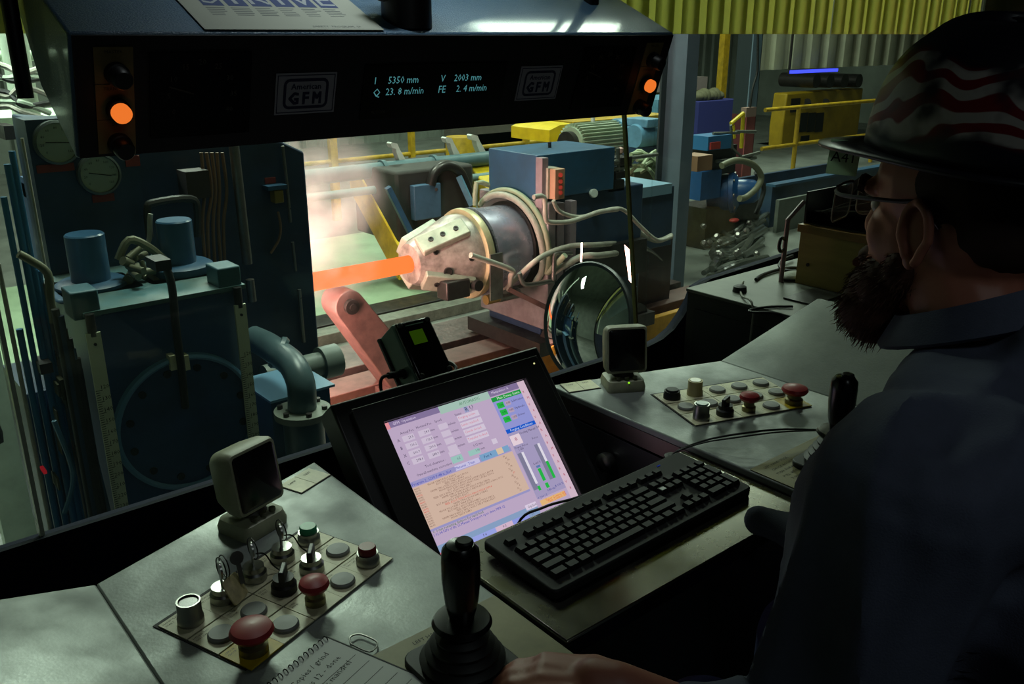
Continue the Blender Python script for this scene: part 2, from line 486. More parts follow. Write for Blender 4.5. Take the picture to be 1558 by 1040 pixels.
# ------------------------------------------------------------------ button plates
def knob_parts(t, kind, u, v, z=0.003):
    o = Vector((u, v, z)); A = (0, 0, 1)
    L = dict(local=True)
    if kind == 'disc':
        MB().lathe([(0.0165, 0), (0.0165, 0.003), (0.0145, 0.0055), (0, 0.0062)], o, A, 20).build('blanking_plug', mat('grey_plug', (118, 120, 116), 0.5), t, **L)
    elif kind in ('mush', 'bigmush'):
        s = 1.0 if kind == 'mush' else 1.32
        b = MB().lathe([(0.013 * s, 0), (0.013 * s, 0.009), (0.010 * s, 0.011), (0.010 * s, 0.022)], o, A, 18).build('button_collar', mat('dull_brass_collar', (120, 112, 80), 0.4, 0.7), t, **L)
        MB().lathe([(0.012 * s, 0.021), (0.017 * s, 0.022), (0.0195 * s, 0.027), (0.0175 * s, 0.0325), (0.010 * s, 0.036), (0, 0.037)], o, A, 24).build('mushroom_head', mat('red_mushroom_plastic', (150, 36, 42), 0.4), b, local=True, label='red mushroom head')
    elif kind in ('silver', 'beige', 'green', 'smallred', 'black', 'siltop'):
        h = 0.030 if kind in ('silver', 'beige', 'siltop') else 0.016
        r = 0.0145 if kind != 'black' else 0.0155
        cm = {'silver': m_chrome, 'beige': mat('old_beige_collar', (170, 160, 120), 0.45, 0.3), 'siltop': m_chrome, 'green': m_chrome, 'smallred': m_chrome, 'black': m_rubber}[kind]
        b = MB().lathe([(r * 1.1, 0), (r * 1.1, 0.008), (r, 0.010), (r, h), (r * 0.86, h), (r * 0.84, h - 0.003)], o, A, 20).build('button_collar', cm, t, **L)
        hm = {'silver': m_blackgloss, 'beige': mat('pale_lens', (190, 186, 160), 0.3), 'siltop': mat('green_grey_lens', (90, 120, 110), 0.3), 'green': mat('green_button_plastic', (40, 130, 90), 0.4), 'smallred': mat('dark_red_button_plastic', (110, 30, 30), 0.4), 'black': m_rubber}[kind]
        e = {'silver': -0.002, 'beige': 0.001, 'siltop': 0.002, 'green': 0.009, 'smallred': 0.010, 'black': 0.003}[kind]
        MB().lathe([(r * 0.84, h - 0.004), (r * 0.84, h + e - 0.002), (r * 0.74, h + e), (0, h + e)], o, A, 20).build('button_cap', hm, b, local=True)
    elif kind in ('sel', 'key', 'keytag'):
        b = MB().lathe([(0.0165, 0), (0.0165, 0.010), (0.0135, 0.013), (0.0135, 0.020), (0, 0.020)], o, A, 20).build('button_collar', m_chrome if kind != 'sel' or u > 0.02 else m_rubber, t, **L)
        if kind == 'sel':
            M = Matrix.Translation(o) @ Matrix.Rotation(R(35), 4, 'Z')
            MB().box((-0.0135, -0.004, 0.018), (0.0135, 0.004, 0.034), M).build('selector_lever', m_black, b, local=True, bevel=0.002)
        else:
            M = Matrix.Translation(o) @ Matrix.Rotation(R(60), 4, 'Z')
            k = MB().box((-0.004, -0.001, 0.018), (0.004, 0.001, 0.034), M)
            k.lathe([(0.0115, -0.0012), (0.0115, 0.0012)], M @ Vector((0, 0, 0.043)), M.to_3x3() @ Vector((0, 1, 0)), 16)
            k.build('key', m_chrome, b, local=True)
            c = o + Vector((0.002, 0, 0.046)); ring = []
            for i in range(21):
                a = 2 * math.pi * i / 20; ring.append(c + Vector((0.004 * math.sin(a), 0.015 * math.sin(a) * 0.9, -0.002 + 0.015 * math.cos(a))))
            rg = MB().tube(ring, 0.0009, 6)
            if kind == 'keytag': rg.tube([p + Vector((0.01, 0.006, -0.004)) for p in ring], 0.0009, 6)
            rg.build('key_ring', mat('dark_key_ring', (70, 70, 66), 0.3, 1.0), b, local=True)
            if kind == 'keytag':
                tg = MB()
                M2 = Matrix.Translation(o + Vector((0.008, -0.014, 0.016))) @ Euler((R(58), R(12), R(24))).to_matrix().to_4x4()
                tg.prism(rrect(0.042, 0.034, 0.006), -0.0008, 0.0008, lambda p, z, M2=M2: M2 @ Vector((p[0], p[1], z)))
                tg.build('key_tag', mat('clear_yellowed_tag', (196, 184, 136), 0.35, var=0.5, vscale=60), b, local=True, label='yellowed plastic key tag with dark marks')
                k2 = MB(); M3 = Matrix.Translation(o + Vector((0.026, -0.004, 0.034))) @ Euler((R(70), 0, R(-20))).to_matrix().to_4x4()
                k2.lathe([(0.009, -0.001), (0.009, 0.001)], M3 @ Vector((0, 0.012, 0)), M3.to_3x3() @ Vector((0, 0, 1)), 14)
                k2.box((-0.003, -0.022, -0.001), (0.003, 0.006, 0.001), M3)
                k2.build('spare_key', m_chrome, b, local=True)
            else:
                MB().tube([o + Vector((0.006, 0.0, 0.034)), o + Vector((0.016, -0.006, 0.03)), o + Vector((0.022, -0.012, 0.012)), o + Vector((0.026, -0.02, 0.004))], 0.0011, 6, 4).build('key_chain', mat('dark_key_ring', (70, 70, 66), 0.3, 1.0), b, local=True)


US = (-0.105, -0.053, 0.0, 0.052, 0.104); VS = (0.045, -0.008, -0.061)


def plate(side, rows, label):
    c = (0.391, 0.942) if side < 0 else (1.357, 0.958)
    ang = 20 if side < 0 else -19
    t = thing('push_button_plate', label, 'button plate', (c[0], c[1], 0.770), Matrix.Rotation(R(ang), 4, 'Z'))
    MB().box((-0.133, -0.0785, 0), (0.133, 0.0785, 0.0012)).build('backing', m_ink, t, local=True)
    for i in range(5):
        for j in range(3):
            yellow = (side < 0 and (i, j) == (0, 2)) or (side > 0 and (i, j) == (4, 2))
            w = 0.0258
            p = MB().box((US[i] - w, VS[j] - 0.0262 + 0.002, 0.0012), (US[i] + w, VS[j] + 0.0262, 0.003)).build('legend_plate', m_yplate if yellow else m_cream, t, local=True)
            tx = MB(); M = Matrix.Translation((US[i] - 0.023, VS[j] + 0.021, 0.0031))
            if side < 0 or (i + j) % 2 == 0:
                for q, s_ in enumerate((['MANIPULATOR', 'START'], ['HYDRAULIC', 'ON / OFF'], ['CHUCK', 'CLOSE'], ['CYCLE', 'RESET'], ['LUBE', 'PUMP'])[(i + j) % 5][:2]):
                    tx.text(s_, 0.0042, M @ Matrix.Translation((0, -0.0055 * q, 0)), 'LEFT')
                tx.build('legend_text', m_ink, p, local=True, smooth=False, fix=False)
            k = rows[j][i]
            if k: knob_parts(t, k, US[i], VS[j] - 0.002)
    return t


plate(-1, [['silver', 'keytag', 'key', 'key', 'green'], ['disc', 'disc', 'sel', 'sel', 'disc'], ['bigmush', 'disc', 'mush', 'disc', 'smallred']], 'cream push button plate with hanging keys beside the spiral notepad')
plate(1, [['black', 'beige', 'disc', 'disc', 'disc'], ['disc', 'disc', 'disc', 'disc', 'disc'], ['siltop', 'sel', 'mush', 'disc', 'bigmush']], 'cream push button plate of mostly blank grey plugs, before the bearded man')


# small two-cell legend plates at the back corners of the desks
def legend(c, ang, label):
    t = thing('legend_strip', label, 'label plate', (c[0], c[1], 0.770), Matrix.Rotation(R(ang), 4, 'Z'))
    MB().box((-0.036, -0.024, 0), (0.036, 0.024, 0.001)).build('backing', m_ink, t, local=True)
    for i in (-1, 1):
        p = MB().box((i * 0.0175 - 0.017, -0.0225, 0.001), (i * 0.0175 + 0.017, 0.0235, 0.0022)).build('legend_plate', m_cream, t, local=True)
        MB().text('LAMP' if i < 0 else 'TEST', 0.007, Matrix.Translation((i * 0.0175, 0.012, 0.0024))).build('legend_text', m_ink, p, local=True, smooth=False, fix=False)


legend((0.556, 1.188), 21, 'two small cream legend plates behind the beige desk monitor near the keys')
legend((1.178, 1.196), -19, 'two small cream legend plates between screen housing and right beige monitor')


# ------------------------------------------------------------------ beige instruction plates and joysticks
def joystick(side, lab1, lab2):
    fx = lambda x: mirror(x, side)
    a, b = sorted((fx(0.388), fx(0.597)))
    p = solo('instruction_plate', MB().box((a, 0.43, 0.770), (b, 0.752, 0.772)), mat('olive_cream_card', (140, 134, 96), 0.55, var=0.3, vscale=14), lab1, 'label plate', bevel=0.0006)
    x0 = a + (0.075 if side < 0 else 0.02)
    for i, s_ in enumerate(('LEFT HAND STICK', '  CHUCK ROTATE', 'PUSH  FORWARD', 'PULL  REVERSE', '  TURN  GRIP')):
        MB().text(s_, 0.008, Matrix.Translation((x0, 0.738 - 0.0125 * i, 0.7722)), 'LEFT').build('lettering', m_ink, p, smooth=False, fix=False)
    MB().text('STOP', 0.010, Matrix.Translation((b - 0.05 if side < 0 else a + 0.03, 0.62, 0.7722)), 'LEFT').build('lettering', m_ink, p, smooth=False, fix=False)
    c = Vector((fx(0.484), 0.668, 0.772))
    t = thing('joystick', lab2, 'joystick', c)
    MB().prism(rrect(0.105, 0.105, 0.018), 0, 0.010, lambda q, z: Vector((q[0], q[1], z))).build('base_flange', m_rubber, t, local=True, bevel=0.002)
    pr = [(0.046, 0.010)]
    for i in range(4):
        z = 0.012 + 0.010 * i; r = 0.048 - 0.006 * i
        pr += [(r, z), (r + 0.001, z + 0.004), (r - 0.004, z + 0.008), (r - 0.007, z + 0.0095)]
    pr += [(0.019, 0.055), (0.019, 0.060)]
    MB().lathe(pr, (0, 0, 0), n=32).build('bellows', m_rubber, t, local=True)
    MB().lathe([(0.016, 0.056), (0.031, 0.058), (0.034, 0.062), (0.031, 0.067), (0.018, 0.068)], n=32).build('collar', m_blackgloss, t, local=True)
    MB().lathe([(0.013, 0.062), (0.0145, 0.070), (0.019, 0.090), (0.0215, 0.118), (0.0215, 0.140), (0.0205, 0.154), (0.015, 0.161), (0, 0.163)], n=28).build('grip', m_blackgloss, t, local=True)
    MB().lathe([(0.010, 0.158), (0.010, 0.164), (0.008, 0.166), (0, 0.166)], (0.004, -0.002, 0), n=18).build('thumb_button', m_rubber, t, local=True)
    return t


joystick(-1, 'olive cream instruction plate under the joystick touched by the hand', 'black joystick with ribbed bellows under the operator\'s hand')
joystick(1, 'olive cream instruction plate partly behind the blue shirt sleeve', 'black joystick peeking out behind the operator\'s shoulder')

# ------------------------------------------------------------------ keyboard tray, keyboard
t = thing('keyboard_tray', 'worn stainless pull-out tray carrying the black keyboard', 'tray', (0.868, 0.79, 0.72))
MB().box((0.616, 0.636, 0.750), (1.130, 0.885, 0.760)).build('tray_top', m_tray, t, bevel=0.003)
MB().box((0.616, 0.640, 0.728), (1.130, 0.645, 0.751)).build('front_lip', m_tray, t, bevel=0.001)
MB().box((0.6005, 0.65, 0.722), (0.610, 0.88, 0.742)).build('side_runner', mat('tray_runner', (40, 40, 38), 0.4, 0.7), t)
MB().box((1.126, 0.65, 0.722), (1.1355, 0.88, 0.742)).build('side_runner', mat('tray_runner', (40, 40, 38), 0.4, 0.7), t)
MB().box((0.612, 0.66, 0.722), (1.124, 0.875, 0.750)).build('under_frame', m_black, t)

KX0, KY0 = 0.657, 0.703
KM = frame(Vector((KX0, KY0, 0.7605)), (1, 0.016, 0), (0, 1, 0.045)) @ Matrix.Scale(0.96, 4)
kb = thing('keyboard', 'black computer keyboard lying on the stainless tray', 'keyboard', (0, 0, 0), KM)
WM[kb.name] = KM; kb.matrix_world = KM
KW, KD = 0.448, 0.156
m_kb = mat('keyboard_case', (15, 15, 16), 0.6, spec=0.3)
m_key = mat('key_cap', (20, 20, 21), 0.55, spec=0.35)
MB().prism(rrect(KW, KD, 0.010), 0.0, 0.0155, lambda p, z: Vector((p[0] + KW / 2, p[1] + KD / 2, z))).build('case', m_kb, kb, local=True, bevel=0.003)
KEYM = {}


def key(u, v, w, h=0.0165):
    kk = (round(w, 4), round(h, 4))
    if kk not in KEYM:
        a, b = w / 2 - 0.0009, h / 2 - 0.0009; c, d = a - 0.0022, b - 0.0024
        q = MB(); q.add([(-a, -b, 0), (a, -b, 0), (a, b, 0), (-a, b, 0), (-c, -d, 0.0075), (c, -d, 0.0075), (c, d + 0.0008, 0.0075), (-c, d + 0.0008, 0.0075)],
                        [(4, 5, 6, 7), (0, 1, 5, 4), (1, 2, 6, 5), (2, 3, 7, 6), (3, 0, 4, 7)])
        me = q.mesh('key'); me.materials.append(m_key); KEYM[kk] = me
    o = bpy.data.objects.new('key', KEYM[kk]); COL.objects.link(o); o.parent = kb
    o.location = (u, v, 0.0158); WM[o.name] = WM[kb.name]
    return o


PX = 0.0187; x0 = 0.018; yr = [0.124, 0.0985, 0.0805, 0.0625, 0.0445, 0.0265]
for x in [0] + [2 + i for i in range(4)] + [6.5 + i for i in range(4)] + [11 + i for i in range(4)]: key(x0 + (x + .5) * PX, yr[0], PX, 0.014)


def krow(y, ws):
    x = 0.0
    for w_ in ws:
        key(x0 + (x + w_ / 2) * PX, y, w_ * PX); x += w_


krow(yr[1], [1] * 13 + [2]); krow(yr[2], [1.5] + [1] * 12 + [1.5]); krow(yr[3], [1.75] + [1] * 11 + [2.25]); krow(yr[4], [2.25] + [1] * 10 + [2.75])
krow(yr[5], [1.5, 1.25, 1.25, 5, 1.25, 1.25, 1.5, 2] if False else [1.5, 1.25, 1.25, 6, 1.25, 1.25, 1.25, 1.25])
white_key = None
for i in range(3):
    key(x0 + (15.3 + i + .5) * PX, yr[0], PX, 0.014)
    for j in (1, 2):
        k = key(x0 + (15.3 + i + .5) * PX, yr[j], PX)
        if (i, j) == (0, 2): white_key = k
    key(x0 + (15.3 + i + .5) * PX, yr[5], PX)
key(x0 + (16.3 + .5) * PX, yr[4], PX)
for j in (1, 2, 3, 4):
    for i in range(3): key(x0 + (18.6 + i + .5) * PX, yr[j], PX)
key(x0 + 19.6 * PX, yr[5], 2 * PX); key(x0 + 21.1 * PX, yr[5], PX)
key(x0 + 22.1 * PX, yr[1], PX)
key(x0 + 22.1 * PX, (yr[2] + yr[3]) / 2, PX, 0.0345); key(x0 + 22.1 * PX, (yr[4] + yr[5]) / 2, PX, 0.0345)
MB().box((x0 + 15.55 * PX, yr[2] - 0.004, 0.0234), (x0 + 16.1 * PX, yr[2] + 0.003, 0.0238)).build('white_sticker', m_white, kb, local=True, label='small white sticker on one key')
MB().box((x0 + 19 * PX, 0.141, 0.0158), (x0 + 19.4 * PX, 0.143, 0.0164)).build('status_light', emis('blue_led', (40, 60, 150), 0.5), kb, local=True)

# cables
solo('keyboard_cable', MB().tube([(0.885, 0.85, 0.772), (0.875, 0.866, 0.770), (0.85, 0.876, 0.766), (0.80, 0.885, 0.766), (0.765, 0.905, 0.74), (0.75, 0.92, 0.62)], 0.0022, 8, 6), m_rubber, 'thin black cable leaving the keyboard past the screen corner', 'cable')
gp = atz(1022, 692, 0.766)
solo('cable_grommet', MB().lathe([(0.013, 0), (0.013, 0.005), (0.008, 0.008), (0.006, 0.008)], (gp.x, gp.y, 0.760), n=18), m_rubber, 'black rubber grommet at the tray corner', 'grommet')
j2 = Vector((1.24, 0.70, 0.79))
for i, dz in enumerate((0, 0.004)):
    p1 = atz(1150, 655 + 4 * i, 0.80)
    solo('desk_cable', MB().tube([gp + Vector((0.003 * i, 0, 0)), atz(1038, 682 + i, 0.777), atz(1075, 669 + 3 * i, 0.785), atz(1115, 661 + 5 * i, 0.797), atz(1185, 653 + 4 * i, 0.80), atz(1255, 654, 0.785)], 0.0019 - 0.0004 * i, 8, 6), m_rubber,
         'thicker black cable arching over the right desk' if i == 0 else 'thinner black cable just under the arching one', 'cable')

# ------------------------------------------------------------------ spiral notepad and clip
c = Vector((0.36, 0.735, 0.7705))
NM = Matrix.Translation(c) @ Matrix.Rotation(R(20), 4, 'Z')
t = thing('spiral_notepad', 'white spiral notepad with handwriting on the near desk edge', 'notepad', c, Matrix.Rotation(R(20), 4, 'Z'))
MB().box((-0.062, -0.10, 0), (0.052, 0.062, 0.006)).build('paper_block', mat('notepad_paper', (196, 198, 196), 0.7), t, local=True)
MB().box((0.052, -0.10, 0), (0.0535, 0.062, 0.0065)).build('cover_edge', m_ink, t, local=True)
for i in range(14):
    x = -0.058 + i * 0.0082
    MB().tube([(x, 0.062 + 0.004 * math.cos(a) - 0.003, 0.005 + 0.0045 * math.sin(a)) for a in [k * math.pi / 5 for k in range(-1, 8)]], 0.0007, 5).build('wire_loop', mat('dark_wire', (50, 50, 50), 0.4, 0.8), t, local=True)
mb = MB()
for i, s_ in enumerate(('Copies / grind', 'bars 12 - done', 'check mandrel')):
    mb.text(s_, 0.011, Matrix.Translation((-0.032, 0.036 - 0.016 * i, 0.0062)) @ Matrix.Rotation(R(4), 4, 'Z'), 'LEFT')
for i in range(5): mb.box((-0.05 + 0.004 * i, 0.010 - i * 0.02, 0.0061), (0.045, 0.0106 - i * 0.02, 0.0062))
mb.build('handwriting', m_ink, t, local=True, smooth=False, fix=False)
mb = MB()
mb.tube([NM @ Vector(p) for p in ((0.060, 0.030, 0.003), (0.068, 0.038, 0.004), (0.078, 0.034, 0.003), (0.080, 0.022, 0.003), (0.077, 0.004, 0.003), (0.060, 0.002, 0.003), (0.060, 0.030, 0.003))], 0.0011, 6, 4)
solo('wire_clip', mb, m_chrome, 'bent wire clip lying beside the spiral notepad', 'clip')
# ================================================================== overhead hood
HX0, HX1 = 0.309, 1.425
HA = Vector((HX0, 1.21, 1.453)); HB = Vector((HX0, 1.262, 1.296))
ht = (HB - HA).normalized()
m_hood = mat('hood_blue_paint', (78, 110, 134), 0.36, var=0.2, vscale=5, bump=0.3, bscale=380, coat=0.35)
m_face = mat('hood_face_black', (9, 10, 14), 0.6)
hd = thing('overhead_display_hood', 'blue overhead display hood with black face hung above the desk', 'display hood', (0.867, 1.33, 1.30))
sec = [(1.21, 1.453), (1.262, 1.296), (1.385, 1.382), (1.50, 1.582)]
MB().prism(sec, HX0, HX1, lambda p, x: Vector((x, p[0], p[1]))).build('housing', m_hood, hd, bevel=0.004)
HM = frame(HA + ht * 0 + Vector((0, 0, 0)), (1, 0, 0), -ht)   # local x right, y up, z out of the face
assert HM.to_3x3().col[2].y < 0


def hp(u, wv, out=0.0): return HM @ Vector((u, -wv, out))


def hbox(u0, u1, w0, w1, z0, z1): return MB().box((u0, -w1, z0), (u1, -w0, z1), HM)


fp = hbox(0.004, 1.112, 0.003, 0.163, 0.0, 0.003).build('front_panel', m_face, hd)
m_hplate = mat('hood_cream_plate', (120, 104, 60), 0.55, var=0.3, vscale=30)
for sgn, u in ((-1, 0.051), (1, 1.064)):
    for k in range(3):
        w0 = 0.017 + 0.0475 * k
        pl = hbox(u - 0.024, u + 0.024, w0, w0 + 0.0465, 0.003, 0.0045).build('legend_plate', m_hplate, hd)
        tx = MB().text(('MASTER', 'TRANSFER', 'DIM')[k], 0.006, HM @ Matrix.Translation((u, -w0 - 0.006, 0.0047)))
        tx.build('legend_text', m_ink, pl, smooth=False, fix=False)
        c = hp(u + 0.002, w0 + 0.033, 0.0045)
        nrm = HM.to_3x3() @ Vector((0, 0, 1))
        MB().lathe([(0.015, 0), (0.015, 0.010), (0.012, 0.012)], c, nrm, 20).build('button_collar', m_rubber, hd)
        if k == 1:
            MB().lathe([(0.0125, 0.010), (0.0125, 0.020), (0.0105, 0.022), (0.009, 0.0205), (0, 0.020)], c, nrm, 20).build('pilot_lamp', emis('amber_pilot_lamp', (255, 128, 48), 0.85), hd, label='lit amber pilot lamp')
        else:
            MB().lathe([(0.013, 0.010), (0.013, 0.026), (0.011, 0.029), (0, 0.029)], c, nrm, 20).build('knob', m_black, hd)
# dark analogue gauges
for u in (0.165, 0.945):
    c = hp(u, 0.081, 0.003); nrm = HM.to_3x3() @ Vector((0, 0, 1))
    gb = hbox(u - 0.07, u + 0.07, 0.025, 0.142, 0.003, 0.005).build('gauge_body', m_blackgloss, hd)
    tk = MB()
    for i in range(9):
        a = R(210 - 30 * i); p = Vector((u + 0.045 * math.cos(a), -0.083 + 0.045 * math.sin(a), 0.0052))
        tk.text(str(i * 5), 0.011, HM @ Matrix.Translation(p))
    tk.build('gauge_scale', mat('dim_gauge_ink', (60, 56, 46), 0.6), gb, smooth=False, fix=False)
    a = R(165)
    MB().bar(hp(u - 0.045, 0.070, 0.006), hp(u - 0.012, 0.081, 0.006), 0.002, 0.001, nrm).build('gauge_needle', mat('dim_gauge_ink', (60, 56, 46), 0.6), gb)
# two maker's plates
m_plate = mat('maker_plate_grey', (150, 150, 156), 0.5); m_pblue = mat('maker_plate_blue', (22, 26, 60), 0.5)
for u in (0.322, 0.782):
    bp = hbox(u - 0.049, u + 0.049, 0.057, 0.119, 0.003, 0.0042).build('maker_plate', m_plate, hd, label='grey plate with blue lettering American GFM')
    C = HM @ Matrix.Translation((u, -0.088, 0))
    q = MB()

    def ring(q, w_, h_, r_, th):
        a = rrect(w_, h_, r_); b = rrect(w_ - 2 * th, h_ - 2 * th, max(r_ - th, 0.0008)); n = len(a)
        q.add([C @ Vector((p[0], p[1], 0.0045)) for p in a + b], [(i, (i + 1) % n, n + (i + 1) % n, n + i) for i in range(n)])
    ring(q, 0.093, 0.057, 0.001, 0.0014); ring(q, 0.073, 0.046, 0.010, 0.0045)
    for dx in (-0.0003, 0.0003): q.text('American', 0.0128, C @ Matrix.Translation((dx, 0.0105, 0.0046 + dx * 0.05)), xs=0.98)
    for k, s_ in enumerate('GFM'):
        for dx, dy in ((-0.0011, -0.0009), (0.0011, -0.0009), (-0.0011, 0.0009), (0.0011, 0.0009), (0, 0)):
            q.text(s_, 0.0250, C @ Matrix.Translation((-0.0195 + 0.0188 * k + dx, -0.0078 + dy, 0.0046 + dx * 0.02 + dy * 0.03)), xs=0.95 if k < 2 else 0.80)
    q.build('maker_lettering', m_pblue, bp, smooth=False, fix=False)
# fluorescent read-out
ds = hbox(0.418, 0.70, 0.048, 0.135, 0.003, 0.0045).build('readout_window', m_blackgloss, hd)
q = MB()
for body, u, wv, sz in (('I', 0.437, 0.073, 0.016), ('5350 mm', 0.462, 0.073, 0.0165), ('V', 0.563, 0.073, 0.016), ('2003 mm', 0.59, 0.073, 0.0165),
                        ('Q', 0.437, 0.092, 0.018), ('23. 8 m/min', 0.46, 0.0915, 0.0165), ('FE', 0.561, 0.0915, 0.0175), ('2. 4 m/min', 0.598, 0.0915, 0.0165)):
    MB().text(body, sz, HM @ Matrix.Translation((u, -wv, 0.0048)), 'LEFT', xs=0.92).build('readout_digits', emis('readout_cyan', (96, 170, 176), 0.5), ds, smooth=False, fix=False, label='glowing cyan digits')
MB().text('ALCORE', 0.007, HM @ Matrix.Translation((0.437, -0.1235, 0.0048)), 'LEFT').build('readout_name', mat('dim_gauge_ink', (60, 56, 46), 0.6), ds, smooth=False, fix=False)
# suspension bars
for x in (HX0 - 0.014, HX1 + 0.014):
    b = at(67, 148, 1.42)
    MB().tube([(x, 1.42, b.z), (x, 1.42, 2.3)], 0.011, 12).build('hanger_bar', m_black, hd)
    MB().cyl((x - 0.006, 1.42, 1.45), (x + 0.006, 1.42, 1.45), 0.009, n=10).build('hanger_bolt', m_black, hd)

# poster lying on the sloping hood top
tA = Vector((0, 1.21, 1.453)); tt_ = Vector((0, 0.29, 0.129)).normalized()
TM = frame(tA + Vector((HX0, 0, 0)), (1, 0, 0), tt_)


def hood_top(px, py):
    r = ray(px, py); n_ = TM.to_3x3().col[2]; s_ = ((TM.translation - CAM).dot(n_)) / r.dot(n_)
    p = CAM + r * s_ - TM.translation
    return p.x, p.dot(tt_)


pw0 = hood_top(311, 47)[0]; pw1 = hood_top(583, 47)[0]
t = thing('poster', 'printed safety poster with blue letter blocks lying on the hood', 'poster', TM @ Vector(((pw0 + pw1) / 2, 0.004, 0.002)), TM.to_3x3().to_4x4())
PM = WM[t.name]; hw = (pw1 - pw0) / 2
MB().box((-hw, 0.0, 0), (hw, 0.26, 0.0008)).build('sheet', mat('poster_paper', (150, 156, 142), 0.6), t, local=True)
blk = MB(); ltr = MB(); sm = MB()
v0 = hood_top(350, 12)[1] - 0.004
for i, s_ in enumerate('SURVIVE' if False else 'STRIVE'):
    x0_ = -hw + 0.03 + i * (2 * hw - 0.06) / 6; x1_ = x0_ + (2 * hw - 0.06) / 6 - 0.006
    blk.box((x0_, v0, 0.0009), (x1_, v0 + 0.06, 0.001))
    ltr.text(s_, 0.062, Matrix.Translation(((x0_ + x1_) / 2, v0 + 0.026, 0.0012)))
    for k in range(5): sm.box((x0_, v0 - 0.008 - k * 0.006, 0.0009), (x1_ - random.uniform(0, 0.012), v0 - 0.0058 - k * 0.006, 0.00095))
sm.text('SAFETY  PROGRAM  |>', 0.008, Matrix.Translation((hw - 0.075, 0.010, 0.001)))
blk.build('letter_blocks', mat('poster_blue', (44, 62, 104), 0.6), t, local=True, fix=False)
ltr.build('letters', mat('poster_letter', (150, 158, 160), 0.6), t, local=True, fix=False, smooth=False)
sm.build('fine_print', mat('poster_print', (92, 100, 96), 0.6), t, local=True, fix=False, smooth=False)

# black cylinder and small clip on the hood top
u0, w0 = hood_top(637, 46)
p = TM @ Vector((u0, 0.045, 0.0))
t = thing('signal_horn', 'black cylindrical horn standing on the hood beside the poster', 'horn', p)
MB().lathe([(0.040, -0.012), (0.040, 0.16), (0.036, 0.165), (0, 0.165)], p, n=28).build('horn_body', m_black, t)
MB().lathe([(0.026, 0), (0.026, 0.03), (0.020, 0.034), (0, 0.034)], p + Vector((-0.038, 0.0, 0.052)), (-0.8, -0.5, 0.25), 20).build('horn_mouth', mat('pale_horn_ring', (110, 104, 92), 0.5), t)
u1, w1 = hood_top(905, 8)
p = TM @ Vector((u1, w1 + 0.01, 0.0))
solo('cable_clip', MB().box((p.x - 0.012, p.y - 0.01, p.z - 0.004), (p.x + 0.012, p.y + 0.012, p.z + 0.03)), m_black, 'small black cable clip on the blue hood top', 'clip', bevel=0.003)

# ================================================================== touch monitor in the recess
MC = Vector((0.868, 1.11, 0.737))
MM = frame(MC, (1, 0, 0), (0, 0.656, 0.755))
mo = thing('touch_monitor', 'black touch monitor with a bright lilac control screen', 'monitor', MC, MM.to_3x3().to_4x4())
L = dict(local=True)
MB().box((-0.231, -0.205, -0.075), (0.231, 0.182, -0.016)).build('housing', m_black, mo, bevel=0.004, **L)
q = MB(); a = rrect(0.414, 0.318, 0.006); b = rrect(0.318, 0.246, 0.001); n = len(a)
V3 = lambda p, z: Vector((p[0], p[1], z))
q.add([V3(p, -0.018) for p in a] + [V3(p, 0.0) for p in a] + [V3(p, 0.0) for p in b] + [V3(p, -0.010) for p in b],
      [(i, (i + 1) % n, n + (i + 1) % n, n + i) for i in range(n)] + [(n + i, n + (i + 1) % n, 2 * n + (i + 1) % n, 2 * n + i) for i in range(n)] + [(2 * n + i, 2 * n + (i + 1) % n, 3 * n + (i + 1) % n, 3 * n + i) for i in range(n)])
q.build('bezel', mat('monitor_bezel', (18, 18, 17), 0.4), mo, bevel=0.0015, **L)
MB().tube([(-0.206, 0.1585, 0), (0.206, 0.1585, 0)], 0.0009, 6).build('bezel_edge', mat('bezel_edge_grey', (96, 96, 92), 0.35, 0.5), mo, **L)
MB().lathe([(0.0018, 0), (0.0018, 0.001), (0, 0.0012)], (0.192, 0.145, 0.0), n=10).build('power_light', emis('pale_led', (220, 220, 150), 1.0), mo, **L)
MB().box((-0.05, -0.25, -0.35), (0.05, -0.16, -0.07)).build('support_arm', m_black, mo, **L)
sc = MB().box((-0.157, -0.1215, -0.012), (0.157, 0.1215, -0.0085)).build('screen', emis('screen_lilac', (184, 164, 192)), mo, **L)
UI = {}


def ui(name, rgb):
    m_ = MB(); UI.setdefault(name, []).append((m_, rgb))
    return m_


def ur(col, x0, y0, x1, y1, z=1):   # screen units: 0..1 right, 0..1 down
    ui('panel_%d_%d_%d' % col, col).box((-0.157 + 0.314 * x0, 0.1215 - 0.243 * y1, -0.0085 + 0.00002 * z), (-0.157 + 0.314 * x1, 0.1215 - 0.243 * y0, -0.0085 + 0.00004 * z))


def ut(col, s_, x, y, size, al='LEFT', xs=1.0):
    ui('text_%d_%d_%d' % col, col).text(s_, size, Matrix.Translation((-0.157 + 0.314 * x, 0.1215 - 0.243 * y, -0.00832)), al, xs)


